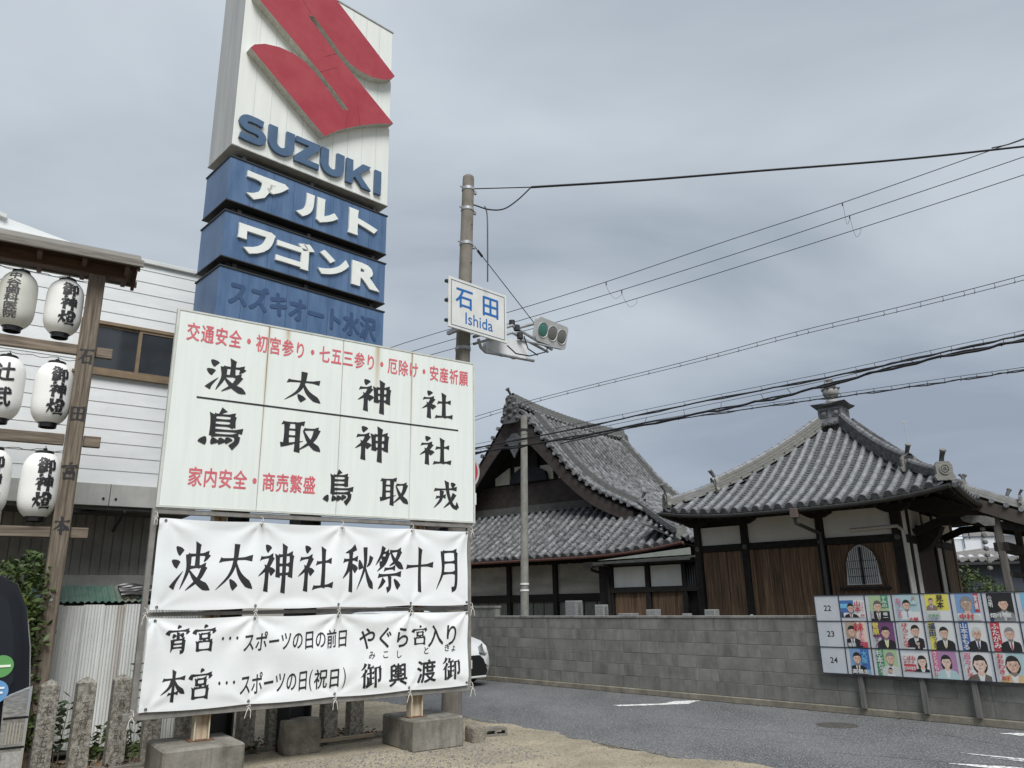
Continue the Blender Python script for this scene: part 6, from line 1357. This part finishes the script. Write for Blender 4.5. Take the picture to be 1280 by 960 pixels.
for (c, r_, n) in (((0, 0, 1.75), (.75, .5, .45), 900), ((-.55, 0, 1.6), (.5, .4, .45), 500), ((.7, 0, 1.5), (.6, .4, .35), 500), ((-.1, 0, 2.1), (.4, .3, .3), 260)): leafcloud(g, c, *r_, n, .10, rl)
g.build('foliage', m_leaf, t, wn=False)['kind'] = 'stuff'
g = MB(); g.tube([(0, 0, 0), (.05, 0, .8), (-.1, 0, 1.7)], [.07, .05, .02], 7); g.build('trunk', m_wood, t)
for (px_0, Y, h, w2, c, lab, ht_) in ((540, 48, 4.6, 9, (.42, .41, .38), 'pale two storey house far behind the shrine signboard', 1), (300, 60, 5.5, 12, (.35, .33, .30), 'beige house far behind the workshop building', 1), (1330, 46, 5.0, 9, (.5, .5, .5), 'grey house far behind the porch at the right edge', 1)):
    p0 = at(px_0, 740, Y); t = thing('far_house', lab, 'house', Vector((p0.x, p0.y, 0)), 110)
    g = MB(); g.box(-w2 / 2, 0, 0, w2 / 2, 7, h); g.build('wall', M('house_%d' % px_0, c), t)
    g = MB(); g.add([(-w2 / 2 - .5, -.5, h), (w2 / 2 + .5, -.5, h), (w2 / 2 + .5, 7.5, h), (-w2 / 2 - .5, 7.5, h), (-w2 / 2 + 1, 3.5, h + 1.8), (w2 / 2 - 1, 3.5, h + 1.8)], [(0, 1, 5, 4), (1, 2, 5), (2, 3, 4, 5), (3, 0, 4), (0, 3, 2, 1)]); g.build('roof', M('far_roof', (.13, .12, .11)), t)
# weeds and grit at the foot of the wall
for k in range(8):
    s_ = rr.uniform(-4, 4.6) if k > 2 else (2.8, -.9, -3.7)[k]; p = W0 + wd * s_ - wn_ * .07; p.z = .004
    blades(p, rr.randint(5, 12), rr.uniform(.05, .12), 'small weed sprouting from the kerb at the foot of the block wall' if k > 2 else ['weed tuft at the wall foot under the poster board', 'weed tuft at the wall foot by the road marking', 'weed tuft at the wall foot near the white car'][k], 'weed', 'weed', (m_leaf,), 40 + k, .004, 'weeds along the foot of the block wall')
# ------------------------------------------------------------------ election poster board on the wall
t = thing('poster_board', 'white election poster board with numbered rows of candidate posters on the block wall', 'poster board', W0 + azv(47.7) * 0, 137.7)
CW, RH, X0, Z1 = .378, .3617, 1.80, 1.632
m_pb = M('board_enamel', (.47, .50, .53), (.52, .55, .58), rough=.5, sc_=4)
for c in range(9):
    for r_ in range(3):
        g = MB(); a = X0 + CW * c; z = Z1 - RH * r_; g.box(a + .004, -.10, z - RH + .004, a + CW - .004, -.085, z - .004); g.build('board_cell', m_pb, t)
g = MB(); g.box(X0 - .005, -.084, Z1 - 3 * RH - .005, X0 + 9 * CW + .005, -.06, Z1 + .005); g.build('backing', m_dark, t)
g = MB()
for c in range(10): a = X0 + CW * c; g.box(a - .006, -.106, Z1 - 3 * RH, a + .006, -.0995, Z1)
g.build('grid_line', flat((.03, .035, .05)), t, wn=False)['kind'] = 'stuff'
g = MB()
for r_ in range(4): z = Z1 - RH * r_; g.box(X0, -.107, z - .006, X0 + 9 * CW, -.1005, z + .006)
g.build('grid_line', flat((.03, .035, .05)), t, wn=False)['kind'] = 'stuff'
for x in (2.33, 3.16, 3.79, 4.9):
    g = MB(); g.box(x - .035, -.085, 0.10, x + .035, -.04, Z1 - .1); g.build('support_batten', M('batten_grey', (.10, .095, .09), (.16, .155, .145), rough=.85, sc_=4, stretch=(9, 9, .6)), t, bev=.004)
for r_, s in enumerate(('22', '23', '24')):
    g = MB(); z = Z1 - RH * (r_ + .5); fit(g, s, X0 + .135, z - .038, X0 + .245, z + .042, -.1015, bold=.012); g.build('row_number', m_ink, t, wn=False)
CL = dict(w=(.62, .63, .62), k=(.012, .012, .015), r=(.55, .02, .04), R=(.42, .04, .05), y=(.70, .62, .03), b=(.02, .13, .42), n=(.02, .04, .16), g=(.04, .28, .12), G=(.35, .50, .25), p=(.62, .10, .25), v=(.16, .04, .16), V=(.38, .18, .36), t=(.35, .52, .55), B=(.14, .30, .55), c=(.42, .31, .22), s=(.68, .42, .30), S=(.72, .52, .42), h=(.02, .016, .015), H=(.12, .10, .09), a=(.22, .22, .23), o=(.60, .42, .18), l=(.10, .45, .70), e=(.50, .53, .50), m=(.22, .16, .14), m2=(.55, .32, .22))
def PC(c):
    q = CL[c]; m = sum(q) / 3; return flat(tuple(.82 * v + .18 * m + .01 for v in q), .45)
def portrait(g, cx, cz, s, suit='k', hair='h', tie='r', skin='s', long_=0, shirt='w', glasses=0):
    L_ = [0]
    def pl(pts, c):
        L_[0] += .0004; g.mat(PC(c)); P2 = [(cx + x * s, cz + z * s) for x, z in pts]; P2 = [(min(max(a, g.lim[0]), g.lim[1]), min(max(b, g.lim[2]), g.lim[3])) for a, b in P2]; g.poly(P2, g.y0 - L_[0])
    el = lambda x, z, a, b, n=14, a0=0, a1=360: [(x + a * math.cos(R(a0 + (a1 - a0) * k / n)), z + b * math.sin(R(a0 + (a1 - a0) * k / n))) for k in range(n + (0 if a1 - a0 == 360 else 1))]
    if long_: pl(el(0, .02 - .12 * long_, .30, .38 + .12 * long_), hair)
    pl([(-.62, -1.0), (-.58, -.62), (-.44, -.46), (-.16, -.36), (.16, -.36), (.44, -.46), (.58, -.62), (.62, -1.0)], suit)
    pl([(-.15, -.36), (.15, -.36), (.08, -.78), (0, -.92), (-.08, -.78)], shirt)
    if tie: pl([(-.035, -.42), (.035, -.42), (.055, -.80), (0, -.90), (-.055, -.80)], tie)
    pl([(-.12, -.18), (.12, -.18), (.13, -.38), (0, -.46), (-.13, -.38)], 'm' if skin == 's' else 's')
    pl(el(0, .14, .265, .29, 14, -15, 195), hair); pl(el(0, .02, .235, .300), skin); pl([(.10, .22), (.225, .05), (.19, -.14), (.08, -.26), (.13, -.05)], 'm2' if skin != 'S' else 's'); pl([(-.10, .20), (.04, .21), (.02, .13), (-.09, .12)], 'S')
    pl(el(0, .17, .235, .17, 10, 8, 172) + [(-.12, .17), (.05, .205)], hair)
    for sx in (-1, 1):
        pl(el(sx * .235, .0, .028, .06, 8), skin); pl(el(sx * .095, .03, .05, .022, 8), 'm2'); pl(el(sx * .095, .032, .030, .010, 8), 'H'); pl([(sx * .04, .082), (sx * .14, .09), (sx * .14, .076), (sx * .04, .07)], 'm')
        if glasses: pl([(sx * .03, .075), (sx * .165, .075), (sx * .165, .065), (sx * .03, .065)], 'k'); pl([(sx * .03, .0), (sx * .16, .0), (sx * .16, -.008), (sx * .03, -.008)], 'k')
    pl([(-.025, -.04), (.028, -.045), (.0, .03)], 'm'); pl([(-.08, -.125), (0, -.155), (.08, -.125), (0, -.118)], 'R'); pl([(-.05, -.127), (.05, -.127), (0, -.138)], 'w')
# column, row, x0, x1, z0, z1 (fractions of cell), ground colour, blocks, portraits, texts
PO = [
 (1, 0, .03, .97, .14, .80, 'w', [(0, .28, .55, 1, 'b'), (0, .55, .55, .80, 'l'), (0, 0, .1, .3, 'n')], [(.42, .56, .17, dict(glasses=1))], [('山本', .58, .32, .86, .96, 'r', 1), ('つよし', .87, .35, .97, .9, 'p', 1), ('府政', .8, .05, .97, .2, 'r', 0)]),
 (2, 0, .16, .86, .02, .97, 'G', [(.62, .50, 1, 1, 'g'), (0, 0, 1, .38, 'k')], [(.42, .58, .19, dict(suit='k', hair='H', tie='m'))], [('すみの', .66, .52, .95, .97, 'w', 1), ('雄一', .66, .06, .92, .34, 'w', 1), ('自民', .03, .08, .2, .4, 'w', 1)]),
 (3, 0, .12, .93, .02, .97, 't', [(.55, 0, 1, .35, 'w')], [(.46, .62, .17, dict(suit='w', tie='B', hair='h')), (.80, .85, .10, dict(suit='t', tie=None, hair='c', skin='c'))], [('ねごろ', .03, .10, .26, .90, 'p', 1), ('大輔', .5, .0, .9, .14, 'r', 0)]),
 (4, 0, .15, .92, .04, .97, 'w', [(0, .38, 1, 1, 'y'), (0, .0, .6, .34, 'e')], [(.26, .72, .15, dict(hair='H', suit='m'))], [('見本', .50, .46, .82, .98, 'k', 1), ('次世代', .05, .14, .55, .24, 'g', 0), ('ともに前へ', .05, .03, .55, .12, 'b', 0)]),
 (5, 0, .15, .88, .05, .97, 'B', [(.80, .3, 1, 1, 'r'), (0, 0, 1, .26, 'w')], [(.46, .60, .25, dict(hair='a', suit='e', tie=None, skin='c'))], [('中村', .08, .02, .72, .26, 'r', 0), ('実績', .82, .4, .98, .95, 'w', 1)]),
 (6, 0, .14, .90, .02, .97, 'k', [(0, .0, 1, .10, 'n')], [(.62, .62, .20, dict(suit='a', tie=None, long_=.3, shirt='w'))], [('畑中譲', .03, .12, .88, .30, 'w', 0), ('公明', .05, .50, .22, .92, 'w', 1)]),
 (1, 1, .12, .90, .02, .98, 'c', [(.50, .22, 1, 1, 'S'), (0, 0, 1, .20, 'r')], [(.30, .62, .20, dict(suit='k', tie='n'))], [('林', .42, .62, .92, .98, 'r', 1), ('よしただ', .62, .06, .92, .60, 'p', 1), ('維新', .05, .02, .45, .18, 'w', 0)]),
 (2, 1, .14, .92, .02, .98, 'v', [(0, 0, .36, .40, 'e'), (.4, .0, 1, .12, 'k')], [(.60, .60, .20, dict(suit='k', tie='y')), ], [('菅原', .02, .50, .34, .98, 'y', 1), ('ゆうた', .05, .02, .30, .46, 'v', 1)]),
 (3, 1, .12, .92, .02, .98, 'w', [(.0, 0, .12, 1, 'e')], [(.68, .68, .19, dict(suit='k', tie='e')), (.74, .20, .11, dict(suit='k', tie='r'))], [('ほんご', .12, .50, .40, .98, 'r', 1), ('しんや', .10, .04, .38, .50, 'r', 1)]),
 (4, 1, .12, .92, .02, .98, 'w', [(0, 0, .26, 1, 'y')], [(.62, .62, .19, dict(suit='k', tie='o'))], [('福田', .02, .48, .32, .98, 'n', 1), ('つよし', .12, .04, .34, .48, 'n', 1)]),
 (5, 1, .14, .92, .02, .98, 'w', [(0, 0, .36, 1, 'b'), (.4, 0, 1, .12, 'n')], [(.66, .62, .19, dict(suit='k', hair='e', tie='n', glasses=1))], [('山本まもる', .03, .03, .33, .98, 'w', 1)]),
 (6, 1, .10, .92, .02, .98, 'w', [(0, 0, .34, 1, 'r')], [(.66, .62, .19, dict(suit='k', hair='a', tie='R', skin='s'))], [('ふたがみ', .03, .10, .32, .98, 'w', 1)]),
 (1, 2, .16, .88, .03, .98, 'B', [(.55, .2, 1, 1, 'b')], [(.36, .62, .20, dict(suit='k', tie='k'))], [('大阪', .62, .42, .92, .92, 'l', 1), ('高橋圭', .04, .02, .92, .20, 'w', 0)]),
 (2, 2, .14, .90, .02, .98, 'G', [(0, 0, .36, 1, 'g')], [(.66, .66, .20, dict(suit='e', tie=None, hair='a')), (.62, .20, .13, dict(suit='w', tie=None))], [('杉本', .02, .48, .34, .98, 'w', 1), ('たろう', .06, .04, .36, .48, 'w', 1)]),
 (3, 2, .05, .95, .22, .86, 'w', [(.05, 0, .52, .40, 'r')], [(.76, .58, .19, dict(suit='k', tie=None, long_=.9, skin='S'))], [('こばね', .03, .62, .55, .88, 'r', 0), ('まさよ', .05, .44, .50, .60, 'r', 0), ('日本共産党', .06, .08, .50, .30, 'w', 0)]),
 (4, 2, .10, .88, .02, .98, 'V', [(.0, .0, 1, .10, 'G'), (.0, .1, .24, 1, 'p')], [(.56, .62, .21, dict(suit='t', tie=None, long_=.5, skin='S'))], [('さとうちか', .02, .12, .24, .98, 'w', 1)]),
 (5, 2, .10, .88, .02, .98, 'w', [(.3, 0, 1, .12, 'e')], [(.62, .58, .27, dict(suit='H', tie=None, long_=.1, skin='S'))], [('百々', .02, .50, .34, .96, 'p', 1), ('よし子', .05, .10, .34, .50, 'r', 1)]),
 (6, 2, .10, .90, .02, .98, 't', [(0, 0, .36, 1, 'w')], [(.58, .60, .26, dict(suit='o', tie=None, long_=.1, skin='s'))], [('おおわき', .02, .26, .30, .98, 'r', 1), ('和子', .10, .06, .42, .22, 'r', 0)]),
 (7, 0, .15, .9, .05, .95, 'l', [(0, 0, 1, .3, 'w')], [(.5, .6, .2, dict())], [('みらい', .1, .05, .9, .26, 'b', 0)]),
 (7, 1, .15, .9, .05, .95, 'G', [], [(.5, .6, .2, dict())], []), (7, 2, .15, .9, .05, .95, 'e', [], [(.5, .6, .2, dict(suit='n'))], [])]
for (c, r_, xa, xb, za, zb, bgc, blocks, ports, texts) in PO:
    a = X0 + CW * c; z = Z1 - RH * (r_ + 1); x0, x1, z0, z1 = a + CW * xa, a + CW * xb, z + RH * za, z + RH * zb
    fx = lambda u: x0 + (x1 - x0) * u; fz = lambda v: z0 + (z1 - z0) * v
    g = MB(); g.lim = (x0, x1, z0, z1); g.mat(PC(bgc)); g.box(x0, -.1025, z0, x1, -.1, z1)
    for i, (u0, v0, u1, v1, cc) in enumerate(blocks): g.mat(PC(cc)); g.box(fx(u0), -.1030 - .0004 * i, fz(v0), fx(u1), -.1024, fz(v1))
    for i, (u, v, s, kw) in enumerate(ports): g.y0 = -.1045 - .009 * i; portrait(g, fx(u), fz(v) - (.012 if s > .15 else 0), s * (1.08 if s > .15 else .75), **kw)
    for i, (s, u0, v0, u1, v1, cc, vt) in enumerate(texts): g.mat(PC(cc)); line(g, s, fx(u0), fz(v0), fx(u1), fz(v1), -.1135 if not i % 2 else -.1140, bold=.03, vert=bool(vt))
    g.build('poster', None, t, wn=False)
